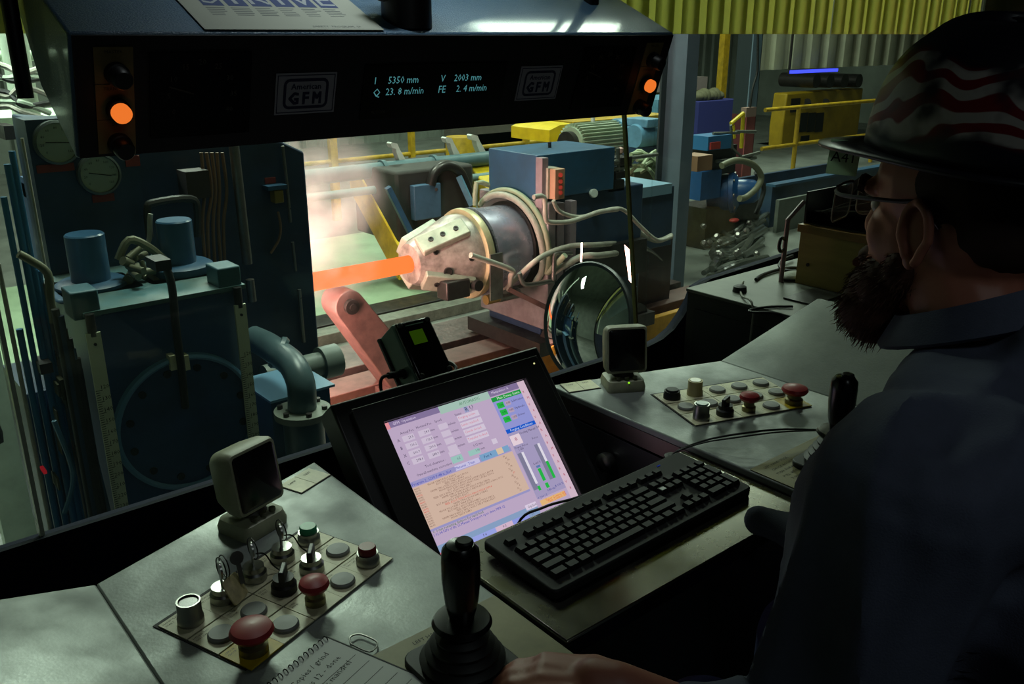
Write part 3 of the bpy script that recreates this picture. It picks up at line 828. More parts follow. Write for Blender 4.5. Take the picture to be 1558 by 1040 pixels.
K = (66, 56, 84); RD = (206, 70, 60); BR = (128, 96, 84); BLU = (52, 66, 170)
ur((128, 112, 150), 0, 0, 0.36, 0.045); ur((160, 188, 176), 0.36, 0, 0.72, 0.06); ur((128, 112, 150), 0.72, 0, 0.945, 0.05)
ur((220, 140, 150), 0, 0, 0.03, 0.05, 2); ut((60, 120, 80), 'AUTOMATIC', 0.5, 0.03, 0.008); ut((60, 70, 90), 'R U', 0.52, 0.082, 0.012); ur((120, 150, 196), 0.515, 0.06, 0.545, 0.105, 0)
ut((214, 200, 226), 'GFM  Operation', 0.05, 0.023, 0.007); ut((214, 200, 226), 'Manipulator A', 0.74, 0.023, 0.007)
ut(K, 'Actual Pos.', 0.07, 0.105, 0.0062); ut(K, 'Nominal Pos.', 0.175, 0.10, 0.0062); ut(K, 'Speed', 0.30, 0.098, 0.0062); ut(K, 'Status', 0.44, 0.098, 0.0062)
for i in range(4):
    y = 0.15 + 0.058 * i
    ut(K, 'ABXC'[i], 0.035, y, 0.008)
    for x, w_ in ((0.07, 0.075), (0.175, 0.075), (0.31, 0.06)): ur((200, 186, 206), x, y - 0.022, x + w_, y + 0.022, 2)
    ut(K, '%.1f' % (23.5 + 91.7 * i), 0.14, y, 0.0062, 'RIGHT'); ut(K, '%.1f' % (24 + 88.3 * i), 0.245, y, 0.0062, 'RIGHT'); ut(K, 'mm', 0.252, y, 0.0062); ut(K, 'm/min', 0.375, y, 0.0062)
    ut((208, 120, 140), ('Forging active', 'Limit reached', 'Chuck closed', 'Transfer locked')[i], 0.455, y - 0.02, 0.0068)
    ur((206, 194, 212), 0.45, y - 0.04, 0.6, y + 0.005, 2)
ut(K, 'Tool clearance :', 0.13, 0.385, 0.0066); ut(K, 'Overall machine correction :', 0.06, 0.425, 0.0066)
ur((150, 192, 184), 0.30, 0.385, 0.375, 0.435, 2); ur((200, 186, 206), 0.30, 0.345, 0.375, 0.38, 2); ur((150, 192, 184), 0.42, 0.385, 0.50, 0.425, 2)
ut(K, '0.5', 0.36, 0.41, 0.006, 'RIGHT'); ut(K, '1.00 mm', 0.47, 0.40, 0.006); ut(K, '0.12 mm', 0.47, 0.36, 0.006); ur((206, 194, 212), 0.60, 0.36, 0.635, 0.40, 2)
ur((150, 146, 192), 0.0, 0.455, 0.70, 0.492, 1); ur((196, 190, 222), 0.30, 0.452, 0.47, 0.49, 2); ur((120, 160, 196), 0.48, 0.44, 0.60, 0.49, 2); ur((214, 190, 160), 0.60, 0.44, 0.645, 0.485, 2); ur((120, 160, 196), 0.645, 0.44, 0.69, 0.485, 2)
ut(BLU, 'Program 2_1200 F-48 x_Slot', 0.01, 0.477, 0.007); ut(BLU, 'Material : Titan', 0.30, 0.472, 0.007); ut((40, 60, 110), 'Pass 4', 0.505, 0.465, 0.007)
ur((204, 176, 158), 0.0, 0.497, 0.70, 0.805, 1)
rnd = random.Random(3)
for i in range(17):
    y = 0.512 + 0.0172 * i; red = i in (3, 6, 9, 10)
    ut(RD if red else BR, 'N%03d' % (10 * i), 0.012, y, 0.0048)
    c_ = RD if i in (10,) else BR
    s_ = ''.join(rnd.choice(['X', 'Y', 'A', 'F']) + '%d.%d ' % (rnd.randint(10, 999), rnd.randint(0, 9)) for _ in range(rnd.randint(2, 7)))
    ut(c_, ('MOVA ', 'ROT ', 'FEED ', 'HAMR ')[i % 4] + s_, 0.10 + 0.05 * (i % 3), y, 0.0048)
    ut(RD if i in (8,) else BR, '.%d' % rnd.randint(0, 99), 0.62 + 0.01 * (i % 3), y, 0.0048)
ur((150, 146, 192), 0.0, 0.806, 0.70, 0.822, 1); ut((50, 110, 60), '0. 0 mm remaining distance for rapid feed', 0.015, 0.83, 0.0066, xs=0.95); ut(BLU, '1.02.04 N70 of file 12 Manual Transport open drive MPR 02', 0.01, 0.852, 0.0066, xs=0.95)
ur((132, 156, 190), 0.0, 0.93, 0.70, 1.0, 1); ur((132, 156, 190), 0.0, 0.925, 0.62, 0.96, 2); ur((214, 200, 222), 0.62, 0.905, 0.70, 0.945, 3); ut((60, 60, 70), 'Option', 0.635, 0.925, 0.007)
ur((150, 160, 222), 0.22, 0.965, 0.38, 1.0, 3); ur((206, 178, 200), 0.38, 0.965, 0.50, 1.0, 3); ur((140, 150, 220), 0.50, 0.965, 0.62, 1.0, 3); ur((222, 120, 130), 0.0, 0.975, 0.02, 1.0, 3)
for x, s_ in ((0.29, 'F 4'), (0.43, 'F 5'), (0.55, 'F 6'), (0.64, 'F7')): ut(K, s_, x, 0.983, 0.006)
# right column
ur((142, 146, 206), 0.72, 0.06, 0.945, 0.33, 1); ur((30, 148, 62), 0.72, 0.06, 0.945, 0.095, 2); ut((210, 240, 214), 'Main Drives Status', 0.76, 0.078, 0.0072)
for i in range(3):
    y = 0.135 + 0.06 * i
    ur((38, 176, 70), 0.74, y - 0.024, 0.79, y + 0.022, 2); ur((176, 156, 180), 0.80, y - 0.018, 0.84, y + 0.018, 2); ut((20, 70, 30), 'ON', 0.752, y, 0.006); ut(K, 'OFF', 0.806, y, 0.006)
    ut(K, ('Lubrication', 'Hydraulic', 'Drives')[i], 0.85, y - 0.004, 0.0062)
ur((26, 88, 196), 0.72, 0.33, 0.945, 0.362, 2); ut((206, 222, 244), 'Forging Conditions', 0.75, 0.346, 0.007)
ur((160, 150, 186), 0.72, 0.362, 0.945, 0.90, 1); ur((224, 204, 214), 0.725, 0.385, 0.80, 0.465, 2); ut((150, 40, 90), '*', 0.75, 0.435, 0.018); ut(K, 'Cooling Manual Off', 0.80, 0.39, 0.0062)
ut(K, 'Power Force', 0.725, 0.485, 0.006); ut(K, '1 kN', 0.745, 0.505, 0.006); ut(K, 'Force', 0.87, 0.46, 0.006)
ur((124, 122, 148), 0.725, 0.53, 0.76, 0.83, 2); ur((218, 214, 226), 0.755, 0.53, 0.772, 0.79, 3); ur((38, 176, 70), 0.757, 0.81, 0.775, 0.845, 3)
ut(K, 'Load %', 0.80, 0.645, 0.006); ur((90, 120, 170), 0.81, 0.665, 0.84, 0.682, 2); ur((38, 176, 70), 0.812, 0.69, 0.835, 0.79, 3); ur((38, 176, 70), 0.815, 0.81, 0.838, 0.85, 3)
ur((124, 122, 148), 0.862, 0.51, 0.892, 0.80, 2); ur((218, 214, 226), 0.888, 0.51, 0.905, 0.66, 3); ur((38, 176, 70), 0.888, 0.66, 0.908, 0.80, 3)
ut((40, 60, 140), '0.80 ms', 0.81, 0.868, 0.0062); ut((40, 60, 140), 'B 100 %', 0.875, 0.86, 0.0062); ut((40, 60, 140), '< 200 / 5', 0.725, 0.895, 0.0062)
ur((222, 178, 120), 0.73, 0.915, 0.92, 0.957, 2); ut((226, 96, 40), 'Taper Control Off', 0.77, 0.929, 0.0064); ut((226, 96, 40), 'Turn Control Off', 0.78, 0.945, 0.0064)
ur((206, 180, 196), 0.945, 0, 1.0, 1.0, 1)
for i in range(16): ut((170, 60, 84), rnd.choice(['V', 'R', 'A', 'M', '8', 'K']), 0.955 + 0.012 * (i % 2), 0.09 + 0.055 * i, 0.0072)
for k in sorted(UI):
    for mb_, rgb in UI[k]:
        mb_.build('screen_' + k.split('_')[0], emis('screen_' + k, rgb), sc, local=True, smooth=False, fix=False)

# little battery-green instrument box on the monitor housing
t = thing('instrument_box', 'small dark instrument box with a green window on top of the monitor', 'instrument box', MM @ Vector((0.0, 0.182, -0.045)), MM.to_3x3().to_4x4())
gm_ = mat('grey_green_case', (96, 122, 108), 0.5)
MB().box((-0.040, 0.0, -0.058), (0.040, 0.125, 0.0)).build('case', gm_, t, local=True, bevel=0.004)
MB().box((-0.045, -0.002, -0.066), (0.045, 0.125, -0.057)).build('back_plate', m_black, t, local=True, bevel=0.002)
ld = MB().box((-0.038, 0.003, 0.0), (0.038, 0.122, 0.010)).build('lid', m_blackgloss, t, local=True, bevel=0.004)
MB().box((-0.018, 0.072, 0.010), (0.012, 0.100, 0.0105)).build('green_window', emis('green_lcd', (66, 104, 14), 0.25), ld, local=True, label='dim green display window')
for x in (-0.031, 0.031):
    for y in (0.010, 0.115): MB().lathe([(0.0055, 0), (0.0055, 0.012), (0.003, 0.013), (0, 0.0125)], (x, y, 0), n=12).build('lid_screw', m_black, ld, local=True)
MB().box((-0.020, 0.111, 0.010), (0.020, 0.113, 0.0112)).build('lid_rib', gm_, ld, local=True)
MB().tube([(0.04, 0.03, -0.03), (0.056, 0.03, -0.02), (0.058, 0.012, -0.01), (0.04, -0.002, -0.008)], 0.004, 8, 4).build('bracket_arm', m_black, t, local=True)
pl = MB().cyl((-0.038, 0.035, -0.03), (-0.078, 0.037, -0.02), 0.007, 0.0062, 14).build('plug', m_rubber, t, local=True)
MB().cyl((-0.038, 0.035, -0.03), (-0.047, 0.0354, -0.028), 0.0095, n=14).build('plug_ring', m_black, pl, local=True)
MB().tube([(-0.078, 0.037, -0.02), (-0.092, 0.036, -0.018), (-0.100, 0.024, -0.022), (-0.102, 0.0, -0.03), (-0.103, -0.012, -0.035)], 0.0032, 8, 5).build('lead', m_rubber, t, local=True)
MB().lathe([(0.008, -0.004), (0.009, 0.010), (0.006, 0.016)], (-0.103, -0.004, -0.035), (0, 1, 0), 14).build('lead_gland', m_rubber, t, local=True)


# ------------------------------------------------------------------ two little beige desk monitors
def desk_monitor(c, ang, label, led):
    t = thing('small_desk_monitor', label, 'small monitor', (c[0], c[1], 0.770), Matrix.Rotation(R(ang), 4, 'Z') @ Matrix.Scale(0.78, 4))
    # local: front is -y
    bs = MB(); secs = [(0.100, 0.088, 0.0, 0.012), (0.102, 0.090, 0.012, 0.012), (0.096, 0.080, 0.028, 0.014), (0.078, 0.058, 0.034, 0.014)]
    n = None; vs = []
    for w_, d_, z, r_ in secs:
        pr = rrect(w_, d_, r_); n = len(pr); vs += [Vector((p[0], p[1], z)) for p in pr]
    bs.add(vs, [(j * n + i, j * n + (i + 1) % n, (j + 1) * n + (i + 1) % n, (j + 1) * n + i) for j in range(3) for i in range(n)] + [tuple(range(n))[::-1], tuple(range(3 * n, 4 * n))])
    base = bs.build('base', m_beige, t, local=True)
    MB().lathe([(0.030, 0.033), (0.026, 0.040), (0.022, 0.046)], n=20).build('swivel', mat('brown_grey_swivel', (60, 56, 48), 0.5), t, local=True)
    for i in range(3): MB().cyl((-0.022 + 0.022 * i, -0.032, 0.033), (-0.022 + 0.022 * i, -0.032, 0.040), 0.0065, n=12).build('dial', mat('olive_dial', (80, 80, 60), 0.5), base, local=True)
    if led: MB().lathe([(0.0022, 0), (0.0022, 0.002), (0, 0.003)], (0.004, -0.041, 0.026), (0, -1, 0.3), 10).build('green_light', emis('green_led', (150, 235, 40), 1.3), base, local=True, label='lit green lamp')
    H = Matrix.Translation((0, -0.006, 0.045)) @ Matrix.Rotation(R(-8), 4, 'X')
    hs = MB(); vs = []
    for w_, h_, y, r_ in ((0.104, 0.118, -0.030, 0.010), (0.110, 0.124, -0.022, 0.012), (0.108, 0.122, 0.004, 0.016), (0.094, 0.104, 0.036, 0.020), (0.080, 0.088, 0.046, 0.020)):
        pr = rrect(w_, h_, r_); n = len(pr); vs += [H @ Vector((p[0], y, p[1] + 0.062)) for p in pr]
    hs.add(vs, [(j * n + i, j * n + (i + 1) % n, (j + 1) * n + (i + 1) % n, (j + 1) * n + i) for j in range(4) for i in range(n)] + [tuple(range(n)), tuple(range(4 * n, 5 * n))[::-1]])
    head = hs.build('shell', m_beige, t, local=True)
    pr = rrect(0.096, 0.108, 0.008)
    q = MB(); q.add([H @ Vector((p[0], -0.0305, p[1] + 0.062)) for p in pr] + [H @ Vector((p[0] * 0.93, -0.033, p[1] * 0.93 + 0.062)) for p in pr], [(i, (i + 1) % len(pr), len(pr) + (i + 1) % len(pr), len(pr) + i) for i in range(len(pr))] + [tuple(range(len(pr), 2 * len(pr)))])
    q.build('dark_screen', m_blackgloss, head, local=True)


desk_monitor((0.432, 1.112), 18, 'beige desk monitor with black screen behind the hanging keys', False)
desk_monitor((1.246, 1.142), -30, 'beige desk monitor with black screen and lit green lamp in front of the round mirror', True)

# ================================================================== convex mirror outside the window
mc = at(892, 490, 1.80)
nv = Vector((-0.94, 0.0, 0.23)).normalized()
t = thing('round_mirror', 'round convex mirror mounted outside the window showing the glowing bar', 'mirror', mc - nv * 0.03)
u_, v_ = basis(nv)
RM = 0.176; sag = 0.07; pr = []
for i in range(15):
    r_ = RM * (1 - i / 14); pr.append((r_, sag * (1 - (r_ / RM) ** 2)))
MB().lathe(pr, mc, nv, 48).build('mirror_face', mat('mirror_surface', (225, 228, 225), 0.03, 1.0), t)
MB().lathe([(RM, -0.012), (RM + 0.006, -0.010), (RM + 0.008, 0.0), (RM + 0.004, 0.006), (RM - 0.001, 0.004)], mc, nv, 48).build('rim', mat('mirror_rim', (34, 38, 40), 0.4), t)
MB().tube([mc - nv * 0.01, mc - nv * 0.07, Vector((mc.x + 0.06, 1.66, mc.z - 0.1)), Vector((mc.x + 0.06, 1.605, mc.z - 0.1))], 0.010, 8).build('bracket', m_darksteel, t)

# ================================================================== right side of the booth: low cabinet, wooden box and clutter
t = thing('low_cabinet', 'dark grey low cabinet under the right window', 'cabinet', (2.3, 1.27, 0))
m_cab = mat('dark_cabinet_paint', (56, 58, 54), 0.5, var=0.3)
MB().box((1.915, 1.03, 0.765), (2.72, 1.53, 0.775)).build('cabinet_top', mat('cabinet_top_grey', (96, 100, 90), 0.55, var=0.35), t, bevel=0.002)
MB().box((1.925, 1.04, 0.0), (2.71, 1.53, 0.765)).build('cabinet_carcass', m_cab, t)
MB().box((1.919, 1.10, 0.06), (1.926, 1.50, 0.72)).build('side_panel', mat('dark_side_panel', (44, 46, 46), 0.5), t)
t = thing('wooden_box', 'pale yellow wooden box standing on the low cabinet', 'box', (2.32, 1.24, 0.775))
m_ply = mat('pale_plywood', (168, 146, 84), 0.6, var=0.25, vscale=5, stretch=(1, 1, 6))
zt = atx(1218, 352, 2.2).z
yb = atx(1218, 352, 2.2).y
MB().box((2.20, 1.10, 0.775), (2.46, yb, zt)).build('box_body', m_ply, t, bevel=0.001)
MB().box((2.192, 1.09, zt), (2.47, yb + 0.006, zt + 0.022)).build('box_lip', mat('varnished_wood', (150, 112, 56), 0.45, var=0.4, vscale=7, stretch=(1, 1, 8)), t, bevel=0.001)
MB().cyl((2.1995, yb - 0.035, zt - 0.09), (2.197, yb - 0.035, zt - 0.09), 0.005, n=12).build('screw_head', m_black, t)
zz = zt + 0.022
t = thing('letter_tray', 'black slanted letter tray holding papers above the wooden box', 'letter tray', (2.33, yb - 0.12, zz))
q = MB().prism([(yb - 0.005, zz), (yb - 0.24, zz), (yb - 0.24, zz + 0.03), (yb - 0.06, zz + 0.13), (yb - 0.005, zz + 0.08)], 2.40, 2.41, lambda p, x: Vector((x, p[0], p[1])))
q.prism([(yb - 0.005, zz), (yb - 0.24, zz), (yb - 0.24, zz + 0.004), (yb - 0.005, zz + 0.004)], 2.21, 2.41, lambda p, x: Vector((x, p[0], p[1])))
q.prism([(yb - 0.0, zz), (yb - 0.006, zz), (yb - 0.006, zz + 0.09), (yb - 0.0, zz + 0.09)], 2.21, 2.41, lambda p, x: Vector((x, p[0], p[1])))
q.build('tray_shell', m_black, t)
for i in range(3):
    solo('paper_sheet', MB().box((-0.08, -0.10, 0), (0.08, 0.10, 0.0012), Matrix.Translation((2.31, yb - 0.12, zz + 0.03 + 0.018 * i)) @ Euler((R(-8 - 9 * i), R(14), R(8 * i))).to_matrix().to_4x4()),
         mat('paper_grey', (150, 150, 146), 0.7), ('lowest', 'middle', 'topmost')[i] + ' grey paper sheet leaning in the black letter tray', 'paper', 'papers in the letter tray')
# pinkish post with a coiled cable
pb = atx(1208, 402, 2.16); ptp = atx(1224, 312, 2.2)
t = thing('cable_post', 'thin pinkish post beside the wooden box with a hook', 'post', (2.175, 1.395, 0.775))
MB().tube([Vector((2.175, 1.395, 0.775)), Vector((2.178, 1.395, zz + 0.01)), Vector((2.22, 1.375, zz + 0.06))], 0.007, 8).build('post_bar', mat('pinkish_grey_bar', (126, 104, 104), 0.5), t)
MB().tube([Vector((2.173, 1.395, 0.90)), Vector((2.155, 1.395, 0.907)), Vector((2.147, 1.395, 0.885)), Vector((2.157, 1.395, 0.868)), Vector((2.173, 1.395, 0.872))], 0.005, 8, 4).build('hook', m_black, t)
cp = lambda a, b: atz(a, b, 0.777)
mkz = lambda pts, z=0.778: [atz(a, b, z) for a, b in pts]
solo('loose_cable', MB().tube(mkz([(1150, 425), (1160, 418), (1185, 410), (1206, 407), (1225, 408)], 0.781), 0.005, 8, 5), m_rubber, 'thick black cable running along the sill to the wooden box', 'cable')
solo('phone_cable', MB().tube(mkz([(1206, 389), (1190, 396), (1186, 405), (1195, 411), (1212, 412)], 0.79), 0.005, 8, 5), m_rubber, 'black cable loop beside the wooden box', 'cable')
solo('white_cable', MB().tube([atz(1131, 428, 0.778), atz(1127, 436, 0.779), atz(1129, 450, 0.779), Vector((1.91, 1.30, 0.77)), Vector((1.90, 1.295, 0.6)), Vector((1.90, 1.30, 0.05))], 0.003, 8, 5), mat('dusty_cable', (120, 120, 108), 0.5), 'thin pale cable hanging over the cabinet edge', 'cable')
solo('hanging_cable', MB().tube([atz(1206, 466, 0.78), atz(1165, 467, 0.779), atz(1140, 474, 0.779), Vector((1.905, 1.20, 0.765)), Vector((1.895, 1.25, 0.6)), Vector((1.90, 1.30, 0.2)), Vector((1.90, 1.31, 0.01))], 0.0035, 8, 5), m_rubber, 'black cable drooping across the low cabinet side', 'cable')
q = MB(); q.prism([(0, 0), (0.15, 0), (0.15, 0.09), (0, 0.09)], 0.776, 0.780, lambda p, z: Vector((2.03 + p[0], 1.20 + p[1], z)))
solo('clipboard', q, mat('clipboard_dark', (44, 44, 40), 0.5), 'dark flat folder lying on the low cabinet', 'folder')
q = MB().lathe([(0.02, 0), (0.018, 0.014), (0.006, 0.02), (0, 0.02)], (2.0, 1.41, 0.776), n=16)
solo('rubber_puck', q, m_rubber, 'black rubber puck on the low cabinet', 'puck')
p = atz(1200, 425, 0.776)
solo('rag', MB().ell((p.x + 0.02, p.y, 0.785), (0.05, 0.03, 0.011)), mat('pale_rag', (130, 134, 124), 0.8, bump=0.4), 'crumpled pale rag by the wooden box', 'rag')
# ================================================================== the hall outside
FZ = -0.9
struct('floor_hall', bx((-6, 1.7, FZ - 0.1), (24, 20, FZ)), concrete)
struct('floor_hall_green', bx((-2, 6.82, FZ), (9.5, 9.6, FZ + 0.004)), green_floor)
struct('trim_floor_line', bx((-2, 6.66, FZ), (9.5, 6.80, FZ + 0.005)), yellow_paint)
struct('ceiling_hall', bx((-6, 1.7, 8), (24, 20, 8.1)), hall_grey)
struct('wall_hall_left', bx((-6.1, 1.7, FZ), (-6, 20, 8)), hall_grey)
struct('wall_hall_right', bx((24, 1.7, FZ), (24.1, 20, 8)), hall_grey)
# far wall of ribbed cladding
mb = MB(); x = -6.0; pr = []
while x < 24:
    for dx, dy in ((0, 0), (0.18, 0), (0.22, -0.06), (0.30, -0.06), (0.34, 0)): pr.append((x + dx, 18.0 + dy))
    x += 0.40
for p in pr: mb.v += [Vector((p[0], p[1], FZ)), Vector((p[0], p[1], 8))]
mb.f = [(2 * i, 2 * i + 2, 2 * i + 3, 2 * i + 1) for i in range(len(pr) - 1)]
struct('wall_hall_far', mb, hall_grey, fix=False)
struct('wall_hall_far_backing', bx((-6, 18.05, FZ), (24, 18.15, 8)), hall_grey)
# booth outer skin below the window
struct('wall_booth_outer', bx((-1.2, 1.601, FZ), (3.72, 1.615, 0.60)), wall_blue)


def wbox(x0, y0, x1, y1, Y0, Y1): # box whose near face spans pixels (x0,y0)-(x1,y1) at depth Y0
    a = at(x0, y0, Y0); b = at(x1, y1, Y0)
    return MB().box((min(a.x, b.x), Y0, min(a.z, b.z)), (max(a.x, b.x), Y1, max(a.z, b.z)))


def px(pts, Y): return [at(p[0], p[1], p[2] if len(p) > 2 else Y) for p in pts]


# ------------------------------------------------------------------ glowing bar and its support arm
BY, BZ = 4.5, 0.107
hot = emis('glowing_orange_steel', None, 1.0, (2.0, 0.30, 0.065))
pink_glow = emis('added_pink_glow', None, 27.0, (1.0, 0.52, 0.44))
t = thing('glowing_bar', 'long glowing orange steel bar held by the chuck', 'steel bar', (2.4, BY, BZ - 0.055))
MB().cyl((2.02, BY, BZ), (2.99, BY, BZ), 0.054, n=24).build('bar_shank', hot, t)
MB().cyl((0.85, BY, BZ), (2.02, BY, BZ), 0.054, n=24).build('bar_rear', hot, t)
t = thing('glow_box', 'unseen glow box added behind the blue column to light the chuck', 'glow box', (1.3, 4.4, FZ))  # unseen box with glowing panels, added to throw pink light on chuck and bed
q = MB()
for lo, hi in (((0.95, 3.78, -0.75), (1.84, 3.80, 0.75)), ((0.95, 4.9, -0.75), (1.84, 5.0, 0.75)), ((0.95, 3.78, 0.68), (1.84, 5.0, 0.78)), ((0.95, 3.78, FZ), (1.84, 5.0, -0.45)), ((0.95, 3.80, -0.45), (1.0, 4.9, 0.68))): q.box(lo, hi)
q.build('box_shell', m_bluedark, t)
q = MB()
for lo, hi in (((1.80, 3.81, -0.44), (1.83, 4.42, 0.67)), ((1.80, 4.58, -0.44), (1.83, 4.89, 0.67)), ((1.80, 4.42, 0.20), (1.83, 4.58, 0.67)), ((1.80, 4.42, -0.44), (1.83, 4.58, 0.01))): q.box(lo, hi)
q.build('glow_panel', pink_glow, t, label='added glowing panels lighting the chuck pink')
a0 = at(521, 442, BY - 0.06); a1 = at(597, 522, 4.35)
t = thing('support_arm', 'pinkish steel support arm with round head under the glowing bar', 'support arm', Vector((a1.x, BY, -0.62)))
top = Vector((at(520, 440, BY).x, BY, BZ - 0.16)); bot = Vector((at(612, 530, BY).x, BY - 0.02, -0.66))
dr = (bot - top).normalized(); sd = Vector((0, 1, 0)); up_ = dr.cross(sd).normalized()
pl = [(-0.095 * math.cos(R(a)), 0.095 * math.sin(R(a))) for a in range(-90, 91, 15)] + [((bot - top).length, 0.12), ((bot - top).length, -0.12)]
MB().prism(pl, -0.09, 0.09, lambda p, s_: top + dr * p[0] + up_ * p[1] + sd * s_).build('arm_slab', m_rust, t, bevel=0.006)
MB().cyl(top + sd * -0.12, top + sd * -0.085, 0.045, n=20).build('pivot_pin', m_darksteel, t)
MB().cyl(top + sd * -0.13, top + sd * 0.13 + Vector((0, 0, 0)), 0.022, n=14).build('pivot_axle', m_darksteel, t)
MB().cbox((bot.x, bot.y, -0.70), (0.42, 0.16, 0.12)).build('arm_foot', m_rust, t)

# ------------------------------------------------------------------ machine bed: long plates and rails running past the window
tread = mat('chequer_plate', (128, 130, 118), 0.5, 0.4, var=0.5, vscale=14, bump=0.8, bscale=42)


def bed(name, y0, y1, z0, z1, m, lab, cat, x0=1.65, x1=6.0, **k):
    return solo(name, MB().box((x0, y0, z0), (x1, y1, z1)), m, lab, cat, bevel=0.006, **k)


YA = lambda a, b, z: atz(a, b, z).y
bed('steel_curb', YA(618, 467, -0.82), 6.60, FZ, -0.82, m_darksteel, 'dark steel curb beside the yellow floor line', 'curb')
y1 = YA(618, 469, -0.80); y0 = YA(618, 481, -0.80)
bed('tread_plate', y0, y1 - 0.01, FZ, -0.80, tread, 'grey chequer tread plate beyond the support arm foot', 'floor plate')
y2 = YA(699, 483, -0.62); y3 = YA(699, 516, -0.62)
bed('bed_beam', y3, y2, FZ, -0.62, mat('mottled_bed_plate', (104, 88, 84), 0.38, 0.5, var=0.6, vscale=12, bump=0.3, bscale=30), 'mottled brown bed beam under the chuck', 'machine bed')
y4 = YA(699, 520, -0.66); y5 = YA(699, 531, -0.66)
bed('bed_rail', y5, y4 - 0.02, FZ, -0.68, m_darksteel, 'dark rail in front of the mottled bed beam', 'rail')
y6 = YA(699, 541, -0.60)
bed('guide_beam', y6 - 0.02, y5 - 0.012, FZ, -0.63, m_rust, 'red-brown guide beam in front of the dark rail', 'rail')
bed('edge_strip', y6 - 0.16, y6 - 0.10, FZ, -0.66, mat('worn_yellow_edge', (206, 150, 40), 0.5, var=0.4, vscale=12), 'worn yellow edge strip nearest the booth', 'edge strip')

# ------------------------------------------------------------------ manipulator: chuck head
t = thing('chuck_head', 'shiny conical chuck head gripping the glowing bar', 'chuck', (3.35, BY, BZ - 0.31))
AX = (1, 0, 0); O = (2.92, BY, BZ)
MB().lathe([(0.07, 0.0), (0.125, 0.0), (0.14, 0.03), (0.155, 0.07), (0.235, 0.27), (0.262, 0.34), (0.262, 0.40)], O, AX, 40).build('nose_cone', mat('scaled_chuck_steel', (190, 180, 172), 0.42, 0.35, var=0.8, vscale=12, dirt=(84, 74, 68)), t)
MB().lathe([(0.262, 0.40), (0.292, 0.405), (0.297, 0.43), (0.292, 0.455), (0.275, 0.46)], O, AX, 48).build('front_flange', mat('straw_steel', (206, 198, 156), 0.38, 0.4, var=0.3, vscale=10), t)
MB().lathe([(0.272, 0.455), (0.272, 0.485)], O, AX, 48).build('gap_ring', m_darksteel, t)
MB().lathe([(0.272, 0.485), (0.290, 0.488), (0.290, 0.52), (0.278, 0.525), (0.276, 0.84)], O, AX, 48).build('drum', mat('polished_steel_drum', (172, 168, 186), 0.28, 0.6, rvar=0.06, var=0.15, vscale=6), t)
MB().lathe([(0.276, 0.78), (0.30, 0.785), (0.30, 0.84)], O, AX, 48).build('rear_ring', m_darksteel, t)
for k in range(4):
    a = R(35 + 90 * k); rad = Vector((0, math.cos(a), math.sin(a))); tan = Vector((0, -math.sin(a), math.cos(a)))
    p0 = Vector(O) + Vector((0.02, 0, 0)) + rad * 0.145; p1 = Vector(O) + Vector((0.33, 0, 0)) + rad * 0.262
    j = MB().bar(p0, p1, 0.13, 0.05, rad).build('jaw', mat('jaw_steel', (176, 180, 162), 0.42, 0.35, var=0.45, vscale=9), t, bevel=0.008)
    dj = (p1 - p0).normalized(); nj = (rad - dj * rad.dot(dj)).normalized()
    for s_ in (0.25, 0.5, 0.78):
        c = p0 + (p1 - p0) * s_ + nj * 0.022
        MB().lathe([(0.017, 0), (0.017, 0.010), (0.010, 0.010), (0.010, 0.004), (0, 0.004)], c, nj, 14).build('jaw_bolt', m_darksteel, j)
for a, s_, r_ in ((-168, 0.16, 0.030), (-150, 0.26, 0.036), (172, 0.30, 0.018), (-120, 0.22, 0.030), (150, 0.10, 0.016)):
    a = R(a); rad = Vector((0, math.cos(a), math.sin(a))); rr = 0.155 + (s_ - 0.07) * 0.4
    MB().lathe([(r_, -0.01), (r_, 0.008), (r_ * 0.7, 0.010), (r_ * 0.68, 0.002), (0, 0.002)], Vector(O) + Vector((s_, 0, 0)) + rad * rr, (rad + Vector((-0.4, 0, 0))).normalized(), 18).build('bore', m_darksteel, t)
# clamp block and small ram below the nose
nearside = Vector((0, -1, 0))
MB().box((3.02, BY - 0.255, -0.10), (3.20, BY - 0.14, 0.02)).build('clamp_block', m_darksteel, t, bevel=0.01)
MB().cyl((3.24, BY - 0.29, -0.03), (3.24, BY - 0.22, -0.03), 0.035, n=18).build('clamp_bore', m_darksteel, t)
MB().cyl((3.33, BY - 0.24, -0.15), (3.43, BY - 0.24, -0.15), 0.032, n=16).build('ram_body', mat('brass_fitting', (176, 140, 84), 0.35, 0.8), t)
MB().cyl((3.43, BY - 0.24, -0.15), (3.60, BY - 0.24, -0.15), 0.036, n=16).build('ram_rod', m_steel, t)
MB().bar((3.37, BY - 0.30, 0.16), (3.37, BY - 0.30, -0.14), 0.012, 0.10, (1, 0, 0)).build('guard_strap', m_steel, t)

# hoses round the drum
hl = []


def hose(lab, pts, r, m=m_hose, name='hydraulic_hose', smooth=7, grp=None):
    return solo(name, MB().tube(pts, r, 10, smooth), m, lab, 'hose')


def arc(x, r, a0, a1, n=12, dx=0.0): return [Vector((x + dx * i / n, BY + r * math.cos(R(a0 + (a1 - a0) * i / n)), BZ + r * math.sin(R(a0 + (a1 - a0) * i / n)))) for i in range(n + 1)]


